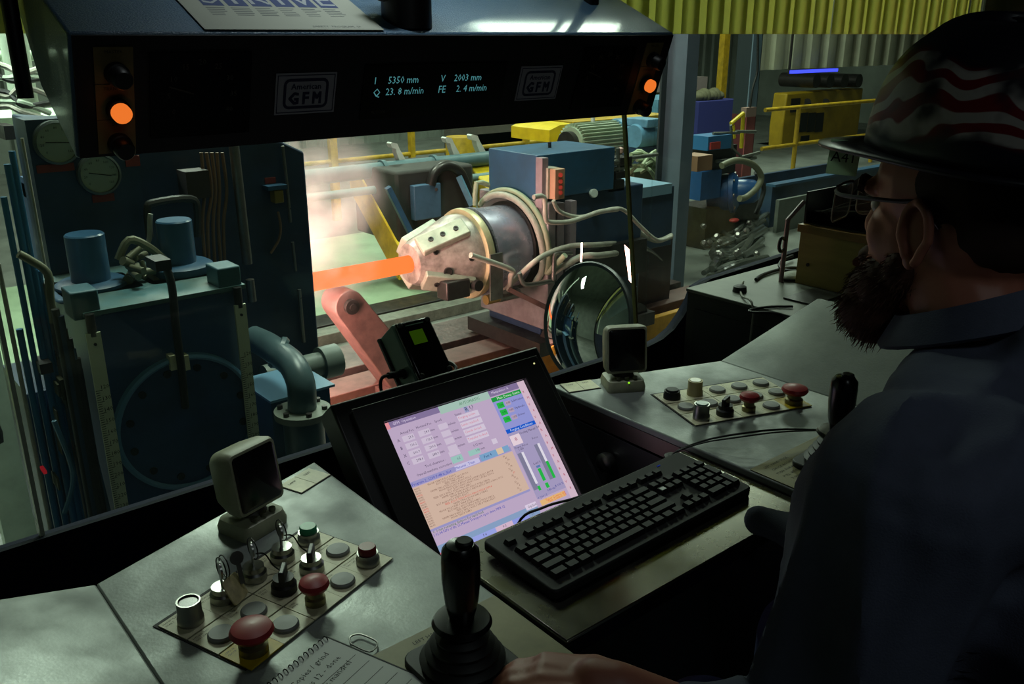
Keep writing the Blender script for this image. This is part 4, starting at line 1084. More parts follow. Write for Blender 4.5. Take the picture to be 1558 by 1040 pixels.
hose('thick pale hose curling over the top of the chuck drum', arc(3.66, 0.345, 60, 215, 12, 0.08) + px([(880, 392), (915, 388), (960, 382, 4.5)], 4.05), 0.022)
hose('pale hose looping under the chuck drum', px([(716, 388)], 4.16) + arc(3.46, 0.335, 190, 262, 8, 0.12) + px([(805, 405), (835, 385), (870, 374), (910, 372), (960, 368, 4.54)], 4.1), 0.018)
hose('second thick pale hose on the far side of the drum', arc(3.70, 0.37, 40, 200, 12, 0.06) + px([(860, 388)], 4.02), 0.020, mat('greenish_hose', (150, 160, 132), 0.5))
hose('pale rigid pipe bent up beside the pinkish end plate', px([(812, 300), (828, 300), (830, 332), (838, 338), (866, 337), (895, 328), (912, 322), (940, 318)], 4.08), 0.016, smooth=3)
hose('thin pipe stepping down beside the pinkish end plate', px([(870, 385), (848, 386), (843, 392), (842, 425), (835, 428), (805, 433), (795, 430), (790, 415)], 4.08), 0.015, m_steel, smooth=2)
hose('green grey pipe frame above the chuck', px([(723, 312), (725, 278), (745, 282), (770, 290), (800, 293), (815, 298)], 4.75), 0.018, mat('greenish_hose', (150, 160, 132), 0.5), smooth=2)
hose('dark hose draped from the carriage front to the valve gear', px([(842, 305), (852, 322), (880, 330), (905, 325), (930, 318), (950, 320), (975, 345), (1000, 365), (1022, 360)], 4.1), 0.014, m_hose)

# ------------------------------------------------------------------ manipulator carriage
t = thing('manipulator_carriage', 'blue manipulator carriage behind the chuck head', 'machine', (4.5, BY, FZ))
MB().box((3.75, 4.251, 0.44), (4.46, 4.749, 0.728)).build('upper_box', m_blue, t, bevel=0.006)
MB().box((3.74, 4.19, 0.40), (3.79, 4.252, 0.716)).build('corner_strip', mat('lilac_grey_paint', (150, 134, 142), 0.45, var=0.3), t)
MB().box((3.75, 4.14, -0.42), (3.82, 4.86, 0.44)).build('end_plate', mat('scaled_grey_plate', (140, 132, 134), 0.45, 0.3, var=0.45, vscale=8), t, bevel=0.01)
MB().box((3.82, 4.28, -0.5), (4.80, 4.85, 0.44)).build('body', m_bluedark, t, bevel=0.01)
MB().box((3.80, 4.22, -0.20), (4.80, 4.29, 0.05)).build('side_rail', m_darksteel, t)
MB().box((3.7, 4.15, -0.60), (4.85, 4.95, -0.5)).build('chassis', m_darksteel, t)
for x in (3.9, 4.3, 4.7):
    MB().cyl((x, 4.18, -0.52), (x, 4.26, -0.52), 0.10, n=20).build('wheel', m_darksteel, t)
MB().bar(px([(775, 440)], 4.2)[0], px([(832, 468)], 4.1)[0], 0.03, 0.03).build('tie_rod', m_rust, t)
for x0_, x1_ in ((3.86, 3.92), (3.98, 4.03)): MB().box((x0_, 4.17, -0.42), (x1_, 4.23, 0.42)).build('rib', mat('lilac_grey_paint', (150, 134, 142), 0.45, var=0.3), t)
q = MB().tube(px([(836, 216), (837, 234)], 4.5), 0.012, 8); q.build('lifting_eye', m_darksteel, t)
# switch box
t2 = thing('switch_box', 'tan switch box with red buttons fixed to the carriage side', 'switch box', at(852, 300, 4.18))
wbox(834, 256, 848, 300, 4.17, 4.27).build('box_back', m_hose, t2)
fb = wbox(845, 258, 859, 302, 4.12, 4.19).build('box_front', mat('tan_box_paint', (178, 140, 112), 0.5), t2, bevel=0.004)
for y in (266, 276, 285, 293): MB().cyl(at(853, y, 4.12), at(853, y, 4.10), 0.014, n=12).build('button', mat('red_button', (150, 50, 40), 0.4), fb)
# valve gear behind
t = thing('valve_gear', 'tangle of dark valves and pipes behind the carriage box', 'valve gear', (5.0, 4.3, 0.3))
q = MB()
for a, b, r_ in (((888, 241), (897, 245), .014), ((897, 245), (898, 285), .014), ((905, 255), (940, 246), .02), ((940, 225), (941, 262), .014), ((915, 262), (960, 252), .016), ((960, 240), (1000, 235), .014), ((890, 262), (930, 258), .012), ((925, 300), (945, 280), .010), ((893, 290), (893, 330), .016)):
    q.cyl(at(a[0], a[1], 4.3), at(b[0], b[1], 4.3), r_, n=10)
q.build('pipework', mat('oily_grey_pipe', (120, 122, 112), 0.4, 0.5, var=0.4), t)
q = MB()
for x0_, y0_, x1_, y1_ in ((915, 264, 935, 280), (938, 262, 958, 270), (944, 240, 962, 250), (902, 258, 910, 285), (925, 276, 950, 290)): q.add(*(lambda b: (b.v, b.f))(wbox(x0_, y0_, x1_, y1_, 4.28, 4.42)))
q.build('valve_blocks', m_darksteel, t, bevel=0.006)
MB().lathe([(0.030, 0), (0.030, 0.02), (0.026, 0.024), (0, 0.024)], at(902, 294, 4.24), (-.3, -1, 0.2), 18).build('dial_gauge', m_white, t, label='small white dial gauge')
MB().lathe([(0.02, 0), (0.02, 0.03), (0, 0.04)], at(944, 232, 4.3), n=12).build('lamp_cap', mat('pinkish_lamp', (190, 150, 140), 0.4), t)
# oil tank right of it
t = thing('oil_tank', 'dark blue oil tank with light rim behind the thin glass seam', 'tank', at(990, 400, 4.6))
wbox(958, 293, 1021, 372, 4.55, 5.3).build('tank_body', m_bluedark, t, bevel=0.006)
wbox(955, 289, 1022, 294, 4.53, 5.32).build('tank_rim', mat('pale_blue_rim', (120, 150, 170), 0.45), t)
wbox(962, 372, 1018, 455, 4.6, 5.2).build('tank_stand', mat('purple_brown_frame', (70, 56, 60), 0.6, var=0.4), t)
hose('pale bent hose hanging in front of the dark blue tank', px([(945, 320), (958, 335), (975, 355), (1000, 366), (1022, 358)], 4.45), 0.020)
t = thing('steel_spout', 'pale curved steel spout right of the thin glass seam', 'spout', at(985, 385, 4.4))
MB().tube(px([(955, 376), (975, 376), (992, 383), (1008, 396)], 4.4), [0.03, 0.004], 8, 5).build('spout_shell', m_steel, t)
# polished shields that catch the glow
HC = Vector((1.83, 4.1, 0.15))


def shield(lab, quad, Y):
    c = at(sum(p[0] for p in quad) / 4, sum(p[1] for p in quad) / 4, Y)
    n_ = ((HC - c).normalized() + (CAM - c).normalized()).normalized()
    vs = []
    for p in quad:
        r = ray(*p); vs.append(CAM + r * ((c - CAM).dot(n_) / r.dot(n_)))
    q = MB(); q.add(vs + [v - n_ * 0.006 for v in vs], [(0, 1, 2, 3), (7, 6, 5, 4), (0, 4, 5, 1), (1, 5, 6, 2), (2, 6, 7, 3), (3, 7, 4, 0)])
    t = thing('polished_shield', lab, 'metal shield', Vector((c.x, c.y, -0.63)))
    q.build('shield_plate', mat('mirror_polished_steel', (235, 225, 222), 0.12, 1.0), t, smooth=False)
    lo = min(vs, key=lambda v: v.z)
    MB().tube([lo - n_ * 0.012, Vector((lo.x, lo.y + 0.02, -0.63))], 0.008, 8).build('shield_stand', m_darksteel, t)


shield('large polished shield reflecting the glow right of the mirror', [(950, 372), (961, 383), (966, 436), (957, 426)], 3.55)
shield('narrow polished strip reflecting the glow above the mirror', [(884, 369), (886.5, 369), (885.5, 398), (883, 398)], 3.6)

# ------------------------------------------------------------------ equipment behind the bar
t = thing('long_pipe', 'grey-blue pipe running across behind the yellow guards', 'pipe', at(620, 262, 7.6))
pa = at(470, 270, 7.6); pb = at(745, 240, 7.6)
m_pipe = mat('grey_blue_pipe', (88, 116, 122), 0.45, var=0.3)
MB().cyl((pa.x - 0.6, 7.6, pa.z), (pb.x + 0.4, 7.6, pa.z), 0.075, n=18).build('pipe_run', m_pipe, t)
for x in (582, 660): c = at(x, 256, 7.6); MB().cyl((c.x - 0.02, 7.6, pa.z), (c.x + 0.02, 7.6, pa.z), 0.095, n=18).build('pipe_clamp', m_pipe, t)
MB().cyl((pa.x - 0.6, 7.5, pa.z - 0.17), (pb.x + 0.4, 7.5, pa.z - 0.17), 0.04, n=14).build('thin_pipe', mat('pale_blue_pipe', (120, 146, 146), 0.45), t)
for x in (5.2, 7.0): MB().box((x - 0.04, 7.62, FZ), (x + 0.04, 7.7, pa.z)).build('pipe_stand', m_pipe, t)
for i, (x, y) in enumerate(((592, 218), (675, 210), (714, 206))):
    b = at(x + 22, y + 30, 7.65); tp = at(x, y, 7.65)
    q = MB(); prf = [(0, 0.02), (2, -2), (10, 0), (14, 9), (26, 30), (16, 32), (9, 14), (8, 8), (2, 6)]
    q.prism([(x + a, y + c) for a, c in prf], 7.62, 7.70, lambda p, Y: at(p[0], p[1], 7.65) + Vector((0, Y - 7.65, 0)))
    solo('lifting_horn', q, m_white, ('leftmost', 'middle', 'rightmost')[i] + ' of three white hooked horns standing on the long pipe', 'hook', 'white horns on the long pipe')
# yellow guards, leaning towards the bar
def guard(lab, xt, yt, Yt, xb, yb_, Yb, wd, th):
    p0 = at(xt, yt, Yt); p1 = at(xb, yb_, Yb); p1.x = p0.x
    d = (p1 - p0).normalized(); nn = Vector((1, 0, 0)).cross(d).normalized()
    if nn.y > 0: nn = -nn
    Lg = (p1 - p0).length
    pr = [(0.0, 0)] + [(-th * 0.6 * math.sin(R(a)) , -th / 2 + th / 2 * math.cos(R(a))) for a in (30, 60, 90, 120, 150)] + [(0, -th), (Lg, -th), (Lg, 0)]
    t = thing('belt_guard', lab, 'machine guard', Vector((p1.x + wd / 2, p1.y, min(p1.z, p0.z))))
    f = lambda p, x: Vector((p0.x + x, 0, 0)) + Vector((0, p0.y, p0.z)) + d * p[0] + nn * p[1]
    MB().prism(pr, 0.0, wd, f).build('cover', yellow_paint, t, bevel=0.01)
    MB().prism([(a * 0.97 + 0.01, b * 0.94 - 0.01) for a, b in pr], -0.006, 0.0, f).build('shaded_cheek', olive_yellow, t)  # darker yellow puts the shade of this side into its colour
    MB().prism([(0.42 * Lg, 0.004), (Lg, 0.004), (Lg, -0.05), (0.42 * Lg, -0.05)], wd - 0.02, wd + 0.13, f).build('step_cover', yellow_paint, t)
    for s_ in (0.40, 0.40):
        MB().lathe([(0.014, 0), (0.014, 0.01), (0, 0.012)], f((0.50 * Lg, 0.0), wd - 0.03 + (0.08 if s_ else 0)), nn, 10).build('guard_bolt', m_darksteel, t)
    return t


guard('tall yellow belt guard leaning behind the glowing bar', 551, 272, 7.7, 617, 402, 6.92, 0.20, 0.28)
guard('yellow belt guard half hidden by the blue carriage box', 716, 252, 7.6, 800, 330, 6.92, 0.26, 0.28)
t = thing('feed_drive', 'dark feed drive with a blue plate between the yellow guards', 'machine', at(665, 350, 7.2))
wbox(602, 262, 722, 352, 7.1, 7.9).build('drive_body', mat('sooty_steel', (58, 56, 52), 0.7, var=0.5, vscale=5, bump=0.3, bscale=12), t, bevel=0.03)
bp = wbox(630, 283, 672, 330, 7.02, 7.1).build('blue_plate', mat('dull_blue_plate', (76, 106, 134), 0.5, var=0.3), t, bevel=0.008)
MB().cyl(at(664, 288, 7.02), at(664, 288, 7.0), 0.016, n=10).build('plate_bolt', m_darksteel, bp)
MB().tube(px([(655, 282), (662, 262), (680, 252), (700, 262), (712, 290)], 7.05), 0.05, 10, 5).build('guard_hoop', m_darksteel, t)
MB().bar(at(698, 268, 7.0), at(718, 312, 6.9), 0.05, 0.05).build('blue_strut', m_bluelight, t)
MB().bar(at(590, 285, 7.0), at(640, 385, 6.92), 0.09, 0.05).build('blue_strut', m_blue, t)
# far railing and drum
t = thing('yellow_railing', 'yellow pipe railing far behind the steam', 'railing', at(600, 260, 10.5))
ra = at(470, 249, 10.5); rb = at(700, 222, 10.5)
MB().cyl((ra.x - 0.5, 10.5, ra.z), (rb.x + 3, 10.5, ra.z), 0.03, n=10).build('mid_rail', olive_yellow, t)
MB().cyl((ra.x - 0.5, 10.5, ra.z + 0.55), (rb.x + 3, 10.5, ra.z + 0.55), 0.03, n=10).build('top_rail', olive_yellow, t)
for x, w_ in ((507, 0.05), (627, 0.035), (800, 0.04)):
    c = at(x, 240, 10.5); MB().box((c.x - w_, 10.46, FZ), (c.x + w_, 10.54, ra.z + 0.58)).build('railing_post', olive_yellow, t)
b = at(701, 233, 9.6)
solo('yellow_drum', MB().lathe([(0.20, FZ - FZ), (0.20, 1.0), (0.19, 1.02), (0, 1.02)], (b.x, 9.6, b.z - 0.8), n=24).lathe([(0.21, 0.3), (0.21, 0.34)], (b.x, 9.6, b.z - 0.8), n=24), olive_yellow, 'yellow drum by the white horns', 'drum')
solo('drum_stand', MB().box((b.x - 0.25, 9.35, FZ), (b.x + 0.25, 9.85, b.z - 0.8)), m_darksteel, 'dark stand carrying the yellow drum', 'stand')
solo('grey_cabinet', wbox(722, 180, 800, 232, 11.0, 11.8).box((at(722, 220, 11).x, 11.0, FZ), (at(800, 220, 11).x, 11.8, 0)), mat('grey_brown_cabinet', (96, 92, 84), 0.6, var=0.3), 'grey brown cabinet far behind the blue carriage box', 'cabinet')

# finned motor with yellow hood
t = thing('finned_motor', 'large finned electric motor behind the blue carriage box', 'motor', at(900, 240, 6.4))
ma = at(868, 212, 6.4); mb_ = at(935, 222, 6.4); zc = ma.z - 0.05
MB().cyl((ma.x, 6.4, zc), (ma.x + 0.62, 6.4, zc), 0.17, n=28).build('motor_body', mat('pale_motor_paint', (150, 164, 140), 0.5), t)
for i in range(22):
    a = R(-20 + 11 * i); c = Vector((0, math.cos(a), math.sin(a)))
    MB().bar(Vector((ma.x + 0.02, 6.4, zc)) + c * 0.185, Vector((ma.x + 0.60, 6.4, zc)) + c * 0.185, 0.008, 0.035, c).build('cooling_fin', mat('pale_motor_paint', (150, 164, 140), 0.5), t)
MB().lathe([(0.0, 0.62), (0.205, 0.62), (0.215, 0.66), (0.215, 0.80), (0.17, 0.88), (0, 0.88)], (ma.x, 6.4, zc), (1, 0, 0), 28).build('fan_cowl', m_bluelight, t)
MB().lathe([(0.13, 0.0), (0.13, -0.06)], (ma.x, 6.4, zc), (1, 0, 0), 20).build('drive_boss', m_darksteel, t)
MB().box((ma.x, 6.25, FZ), (ma.x + 0.7, 6.55, zc - 0.15)).build('motor_stand', m_bluedark, t)
MB().tube([(ma.x + 0.3, 6.4, zc + 0.17), (ma.x + 0.3, 6.4, zc + 0.28)], 0.02, 8).build('lifting_eye', m_white, t)
t = thing('chain_hood', 'yellow chain hood with slanted end behind the finned motor', 'machine guard', at(850, 240, 6.9))
pr = [(816, 196), (832, 188), (856, 186), (848, 200), (846, 214), (816, 214)]
MB().prism(pr, 6.7, 7.3, lambda p, Y: at(p[0], p[1], 6.9) + Vector((0, Y - 6.9, 0))).build('hood_end', yellow_paint, t)
c0 = at(848, 186, 7.0); c1 = at(995, 178, 7.0)
MB().box((c0.x, 6.75, c0.z - 0.18), (c1.x, 7.3, c0.z + 0.02)).build('hood_cover', olive_yellow, t)
for q_ in (c0.x + 0.1, c1.x - 0.2): MB().box((q_, 6.95, FZ), (q_ + 0.08, 7.1, c0.z - 0.17)).build('hood_leg', m_darksteel, t)
t = thing('small_motor', 'small light blue motor beside the finned motor', 'motor', at(985, 225, 5.9))
ca = at(964, 208, 5.9)
MB().lathe([(0.0, 0), (0.11, 0.0), (0.12, 0.03), (0.12, 0.30), (0.09, 0.36), (0, 0.36)], (ca.x, 5.9, ca.z), (1, 0, 0), 22).build('motor_shell', m_bluelight, t)
MB().cyl((ca.x + 0.36, 5.9, ca.z), (ca.x + 0.39, 5.9, ca.z), 0.075, n=18).build('end_cap', m_darksteel, t)
MB().box((ca.x + 0.03, 5.76, ca.z + 0.09), (ca.x + 0.22, 6.04, ca.z + 0.17)).build('terminal_box', m_bluelight, t, bevel=0.01)
MB().box((ca.x, 5.82, FZ), (ca.x + 0.3, 5.98, ca.z - 0.1)).build('motor_stand', m_bluedark, t)
t = thing('blue_cabinet', 'tall light blue cabinet left of the grey post', 'cabinet', at(1020, 235, 8.4))
a = at(1001, 151, 8.4); b = at(1040, 240, 8.4)
MB().box((a.x, 8.4, FZ), (b.x + 0.2, 9.1, a.z)).build('cabinet_shell', m_bluelight, t, bevel=0.01)
MB().box((a.x + 0.07, 8.385, FZ + 0.3), (b.x + 0.15, 8.40, a.z - 0.05)).build('cabinet_door', mat('cabinet_door_blue', (84, 136, 172), 0.45), t)
# cable heap under it
t = thing('cable_bundle', 'heap of pale green cables left of the grey post', 'cables', at(1000, 285, 5.6))
rnd = random.Random(5)
for i in range(16):
    x = 970 + rnd.uniform(0, 50); y = 238 + rnd.uniform(0, 30)
    MB().tube(px([(x - 28, y + rnd.uniform(-12, 12), 5.6 + rnd.uniform(-.15, .15)), (x - 8, y - 10, 5.6), (x + 10, y + rnd.uniform(-6, 10), 5.6 + rnd.uniform(-.15, .15)), (x + 24, y + rnd.uniform(0, 24), 5.6)], 5.6), 0.018, 7, 4).build('cable', mat('pale_green_cable', (150, 164, 128), 0.55), t)
wbox(965, 262, 1030, 292, 5.65, 6.0).build('cable_trough', mat('green_grey_trough', (112, 124, 98), 0.6), t)

# distant machine seen between hood and post
t = thing('coil_reel', 'distant pale roll on a dark stand beside the hood corner', 'machine', at(1020, 160, 12))
c = at(1022, 98, 12)
MB().cyl((c.x - 0.4, 12, c.z), (c.x + 0.2, 12, c.z), 0.16, n=20).build('roll', mat('pale_roll', (170, 172, 150), 0.5), t)
MB().cyl((c.x + 0.2, 12, c.z), (c.x + 0.7, 12, c.z), 0.12, n=20).build('roll_shaft', m_darksteel, t)
MB().box((c.x - 0.6, 11.8, c.z - 0.5), (c.x + 0.9, 12.2, c.z - 0.25)).build('reel_beam', mat('pinkish_beam', (120, 108, 106), 0.6), t)
MB().box((c.x - 0.5, 11.8, FZ), (c.x + 0.8, 12.2, c.z - 0.5)).build('reel_stand', mat('brown_yellow_stand', (110, 98, 50), 0.6, var=0.5), t)

# ------------------------------------------------------------------ grey post
pbase = atz(1030, 462, FZ)
t = thing('steel_post', 'grey blue steel column standing right of the mirror', 'column', pbase)
wx = 0.155
MB().box((pbase.x - wx / 2, pbase.y, FZ), (pbase.x + wx / 2, pbase.y + 0.02, 7.9)).build('near_flange', mat('grey_blue_column', (96, 108, 122), 0.45, var=0.3, vscale=2), t)
MB().box((pbase.x - 0.01, pbase.y + 0.02, FZ), (pbase.x + 0.01, pbase.y + 0.26, 7.9)).build('web', mat('grey_blue_column', (96, 108, 122), 0.45), t)
MB().box((pbase.x - wx / 2, pbase.y + 0.26, FZ), (pbase.x + wx / 2 + 0.1, pbase.y + 0.28, 7.9)).build('far_flange', mat('dark_column_flange', (50, 56, 60), 0.5), t)
MB().box((pbase.x - 0.2, pbase.y - 0.12, FZ), (pbase.x + 0.2, pbase.y + 0.38, FZ + 0.025)).build('base_plate', mat('grey_blue_column', (96, 108, 122), 0.45), t)
wbox(1062, 238, 1083, 258, pbase.y + 0.28, pbase.y + 0.5).build('junction_box', mat('tan_junction_box', (150, 112, 84), 0.5), t)

# ------------------------------------------------------------------ pump station right of the post
PY = 6.2
t = thing('hydraulic_pump', 'round dark blue pump with thick hoses right of the grey post', 'pump', atz(1115, 360, FZ))
pc = at(1118, 292, PY)
pax = Vector((0.5, -0.85, 0.1)).normalized()
MB().lathe([(0.0, -0.3), (0.21, -0.3), (0.21, -0.06), (0.24, -0.05), (0.24, 0.0), (0.20, 0.02), (0.15, 0.05), (0.13, 0.22), (0.10, 0.26), (0, 0.27)], pc, pax, 30).build('pump_casing', mat('pump_blue', (34, 84, 140), 0.35, var=0.3), t)
for k in range(8):
    a = R(45 * k); u_, v_ = basis(pax)
    MB().cyl(pc + (u_ * math.cos(a) + v_ * math.sin(a)) * 0.215, pc + (u_ * math.cos(a) + v_ * math.sin(a)) * 0.215 + pax * 0.02, 0.018, n=8).build('casing_bolt', m_steel, t)
wbox(1068, 262, 1095, 300, PY - 0.05, PY + 0.3).build('coupling_box', mat('pump_blue', (34, 84, 140), 0.35), t)
wbox(1075, 318, 1150, 380, PY + 0.05, PY + 0.5).build('pump_skid', m_darksteel, t)
MB().tube(px([(1098, 252), (1120, 244), (1145, 250), (1158, 268), (1152, 285), (1135, 300), (1125, 302)], PY - 0.45), 0.035, 10, 5).build('suction_hose', mat('olive_hose', (110, 110, 88), 0.5), t)
MB().tube(px([(1150, 262), (1162, 285), (1156, 310), (1150, 325)], PY - 0.1), 0.028, 10, 5).build('return_hose', m_darkhose, t)
wbox(1078, 208, 1112, 225, PY - 0.1, PY + 0.15).build('valve_cover', mat('bright_blue_cover', (50, 110, 160), 0.4), t)
wbox(1082, 217, 1096, 226, PY - 0.12, PY - 0.1).build('red_tag', mat('red_tag', (176, 60, 54), 0.5), t)
wbox(1076, 225, 1118, 262, PY, PY + 0.3).build('valve_body', m_darksteel, t)
q = MB()
for a, b, r_ in (((1085, 203), (1125, 202), .016), ((1112, 190), (1114, 225), .016), ((1114, 225), (1128, 238), .014), ((1090, 245), (1150, 240), .018), ((1125, 240), (1155, 232), .02), ((1120, 200), (1150, 200), .016)): q.cyl(at(a[0], a[1], PY - .05), at(b[0], b[1], PY - .05), r_, n=8)
q.build('pipework', mat('oily_grey_pipe', (120, 122, 112), 0.4, 0.5), t)
t = thing('hose_tangle', 'tangle of glossy dark hoses on the floor below the pump', 'hoses', atz(1110, 385, FZ))
for i in range(12):
    y = 335 + i * 6; w_ = rnd.uniform(20, 45)
    MB().tube([atz(1070 + rnd.uniform(0, 20), y + 20, FZ + 0.06 + 0.02 * i), atz(1095 + rnd.uniform(-10, 10), y + rnd.uniform(0, 24), FZ + 0.14), atz(1120 + rnd.uniform(-5, 15), y + rnd.uniform(-6, 14), FZ + 0.22), atz(1150 + rnd.uniform(-10, 20), y - rnd.uniform(10, 30), FZ + 0.18)], rnd.uniform(0.022, 0.04), 8, 5).build('hose', mat('glossy_hose', (70, 72, 66), 0.22), t)
for i in range(14):
    c = atz(1068 + rnd.uniform(0, 85), 340 + rnd.uniform(0, 50), FZ + 0.3)
    MB().lathe([(0.03, 0), (0.035, 0.03), (0.02, 0.05), (0, 0.05)], c, (rnd.uniform(-1, 1), rnd.uniform(-1, 0), rnd.uniform(0.2, 1)), 8).build('hose_coupling', m_steel, t)
MB().ell(atz(1117, 335, FZ + 0.35), (0.07, 0.05, 0.025)).build('red_handle', mat('red_tag', (176, 60, 54), 0.5), t)
t = thing('drip_trough', 'dark blue drip trough beside the pump hoses', 'trough', atz(1220, 330, FZ))
a = at(1165, 285, 6.6); b = at(1290, 262, 6.6)
MB().box((a.x, 6.5, FZ), (b.x + 1.2, 6.56, a.z + 0.02)).build('near_wall', m_bluedark, t)
MB().box((a.x, 7.2, FZ), (b.x + 1.2, 7.26, a.z + 0.02)).build('far_wall', m_bluedark, t)
MB().box((a.x, 6.56, FZ), (a.x + 0.05, 7.2, a.z + 0.02)).build('end_wall', m_bluedark, t)
MB().box((a.x, 6.46, a.z + 0.02), (b.x + 1.2, 6.60, a.z + 0.05)).build('rim', m_blue, t)
solo('leaning_sheet', MB().box((at(1178, 330, 6.3).x, 6.25, FZ), (at(1232, 330, 6.3).x, 6.3, at(1200, 300, 6.3).z)), mat('grey_green_panel', (92, 98, 90), 0.5, var=0.3), 'grey green metal sheet leaning before the dark trough', 'metal sheet')

# ------------------------------------------------------------------ right background
t = thing('painted_post', 'column painted red below and grey blue above', 'column', atz(1145, 300, FZ))
pp = atz(1142, 300, FZ); YP = 8.6
a = at(1142, 200, YP); wv = 0.13
zr = at(1142, 176, YP).z; zh = at(1142, 163, YP).z
MB().box((a.x - wv, YP, FZ), (a.x + wv * 0.7, YP + 0.02, zr)).build('red_section', mat('dull_red_paint', (168, 84, 82), 0.5, var=0.3, vscale=3), t)
MB().box((a.x - wv, YP, zr), (a.x + wv * 0.7, YP + 0.02, 7.9)).build('grey_section', mat('pale_blue_post', (116, 136, 152), 0.5), t)
MB().box((a.x + wv * 0.7, YP + 0.0, FZ), (a.x + wv * 0.85, YP + 0.45, zr)).build('red_web', mat('dark_red_paint', (92, 34, 40), 0.5), t)
MB().box((a.x + wv * 0.7, YP + 0.0, zr), (a.x + wv * 0.85, YP + 0.45, 7.9)).build('dark_web', mat('dark_web_paint', (44, 54, 58), 0.5), t)
wbox(1136, 164, 1150, 177, YP - 0.1, YP).build('outlet_box', mat('pinkish_box', (160, 130, 118), 0.5), t)
MB().tube(px([(1153, 48), (1153, 80), (1152, 110), (1145, 135), (1141, 165)], YP - 0.08), 0.018, 8, 5).build('drop_cable', m_darkhose, t)
MB().cyl(at(1120, 200, YP), at(1148, 201, YP), 0.02, n=8).build('side_pipe', m_white, t)
t = thing('yellow_gantry_leg', 'slim yellow upright beyond the grey post', 'upright', at(1104, 140, 13))
MB().box((at(1100, 100, 13).x, 13, FZ), (at(1108, 100, 13).x, 13.15, 7.9)).build('upright_bar', olive_yellow, t)
t = thing('scrap_bin', 'dark blue scrap bin with scrap on top beyond the grey post', 'bin', at(1100, 180, 10.6))
a = at(1080, 150, 10.6); b = at(1122, 181, 10.6)
MB().prism([(a.x - 0.3, FZ), (b.x - 0.1, FZ), (b.x + 0.1, a.z - 0.05), (a.x - 0.3, a.z - 0.05)], 10.6, 11.3, lambda p, Y: Vector((p[0], Y, p[1]))).build('bin_shell', mat('indigo_bin', (44, 48, 110), 0.5), t)
for i in range(7): MB().ell((a.x + 0.1 * i, 10.9, a.z + 0.02), (0.12, 0.15, 0.09 + 0.03 * (i % 3))).build('scrap_lump', mat('olive_scrap', (84, 82, 58), 0.8, bump=0.5), t)
# barrier rails
t = thing('barrier_rail', 'yellow two-rail barrier in front of the yellow machine', 'railing', atz(1205, 270, FZ))
YR = 8.9
z1 = at(1215, 163, YR).z; z2 = at(1215, 219, YR).z
for z in (z1, z2): MB().cyl((at(1164, 170, YR).x, YR, z), (at(1320, 150, YR).x + 2, YR, z), 0.035, n=10).build('rail', olive_yellow, t)
for x in (1212, 1330): c = at(x, 200, YR); MB().cyl((c.x, YR, FZ), (c.x, YR, z1), 0.04, n=10).build('rail_post', olive_yellow, t)
t = thing('ladder_frame', 'short yellow ladder frame left of the painted post', 'ladder', atz(1118, 235, FZ))
for p0, p1 in (((1112, 188), (1131, 172)), ((1131, 172), (1128, 225)), ((1115, 190), (1117, 210))): MB().cyl(at(*p0, 8.3), at(*p1, 8.3), 0.03, n=8).build('ladder_bar', yellow_paint, t)
# yellow machine with rolls
YM = 11.5
t = thing('yellow_machine', 'yellow slotted machine with dark rolls far behind the barrier', 'machine', atz(1245, 235, FZ))
a = at(1198, 142, YM); b = at(1302, 228, YM)
MB().prism([(a.x, b.z), (b.x, b.z), (b.x, a.z), (a.x, a.z), (a.x - 0.06, (a.z + b.z) / 2)], YM, YM + 0.35, lambda p, Y: Vector((p[0], Y, p[1]))).build('frame', mat('mustard_paint', (206, 168, 34), 0.5, var=0.35, vscale=3), t, bevel=0.03)
for x in (1219, 1231, 1243): wbox(x, 172, x + 8, 200, YM - 0.012, YM).build('slot', m_black, t)
wbox(1219, 207, 1230, 222, YM - 0.012, YM).build('slot', m_black, t)
for x in (1228, 1256): MB().cyl(at(x, 156, YM), at(x, 156, YM - 0.05), 0.09, n=16).build('eyelet', m_darksteel, t)
wbox(1205, 150, 1216, 170, YM - 0.02, YM).build('bracket', m_darksteel, t)
for x in (1219, 1240, 1262, 1284):
    c = at(x, 122, YM + 0.3); MB().cyl((c.x, YM - 0.1, c.z), (c.x, YM + 0.8, c.z), 0.155, n=20).build('roll', m_darksteel, t)
MB().box((a.x, YM + 0.1, FZ), (b.x, YM + 0.7, b.z)).build('plinth', m_darksteel, t)
t = thing('blue_light_bar', 'bar of glowing blue lamps above the dark rolls', 'lamp', at(1240, 108, 10.0))
MB().box((at(1205, 108, 10.0).x, 10.0, at(1205, 112, 10.0).z), (at(1275, 108, 10.0).x, 10.05, at(1205, 107, 10.0).z)).build('lamp_tube', emis('blue_glow', (60, 70, 235), 2.5), t)
MB().box((at(1205, 108, 10.0).x, 10.05, at(1205, 113, 10.0).z), (at(1275, 108, 10.0).x, 10.09, at(1205, 106, 10.0).z)).build('lamp_back', m_darksteel, t)
MB().box((at(1207, 108, 10.0).x, 10.09, at(1205, 113, 10.0).z), (at(1209, 108, 10.0).x, 10.12, 3.6)).build('lamp_stand', m_darksteel, t)
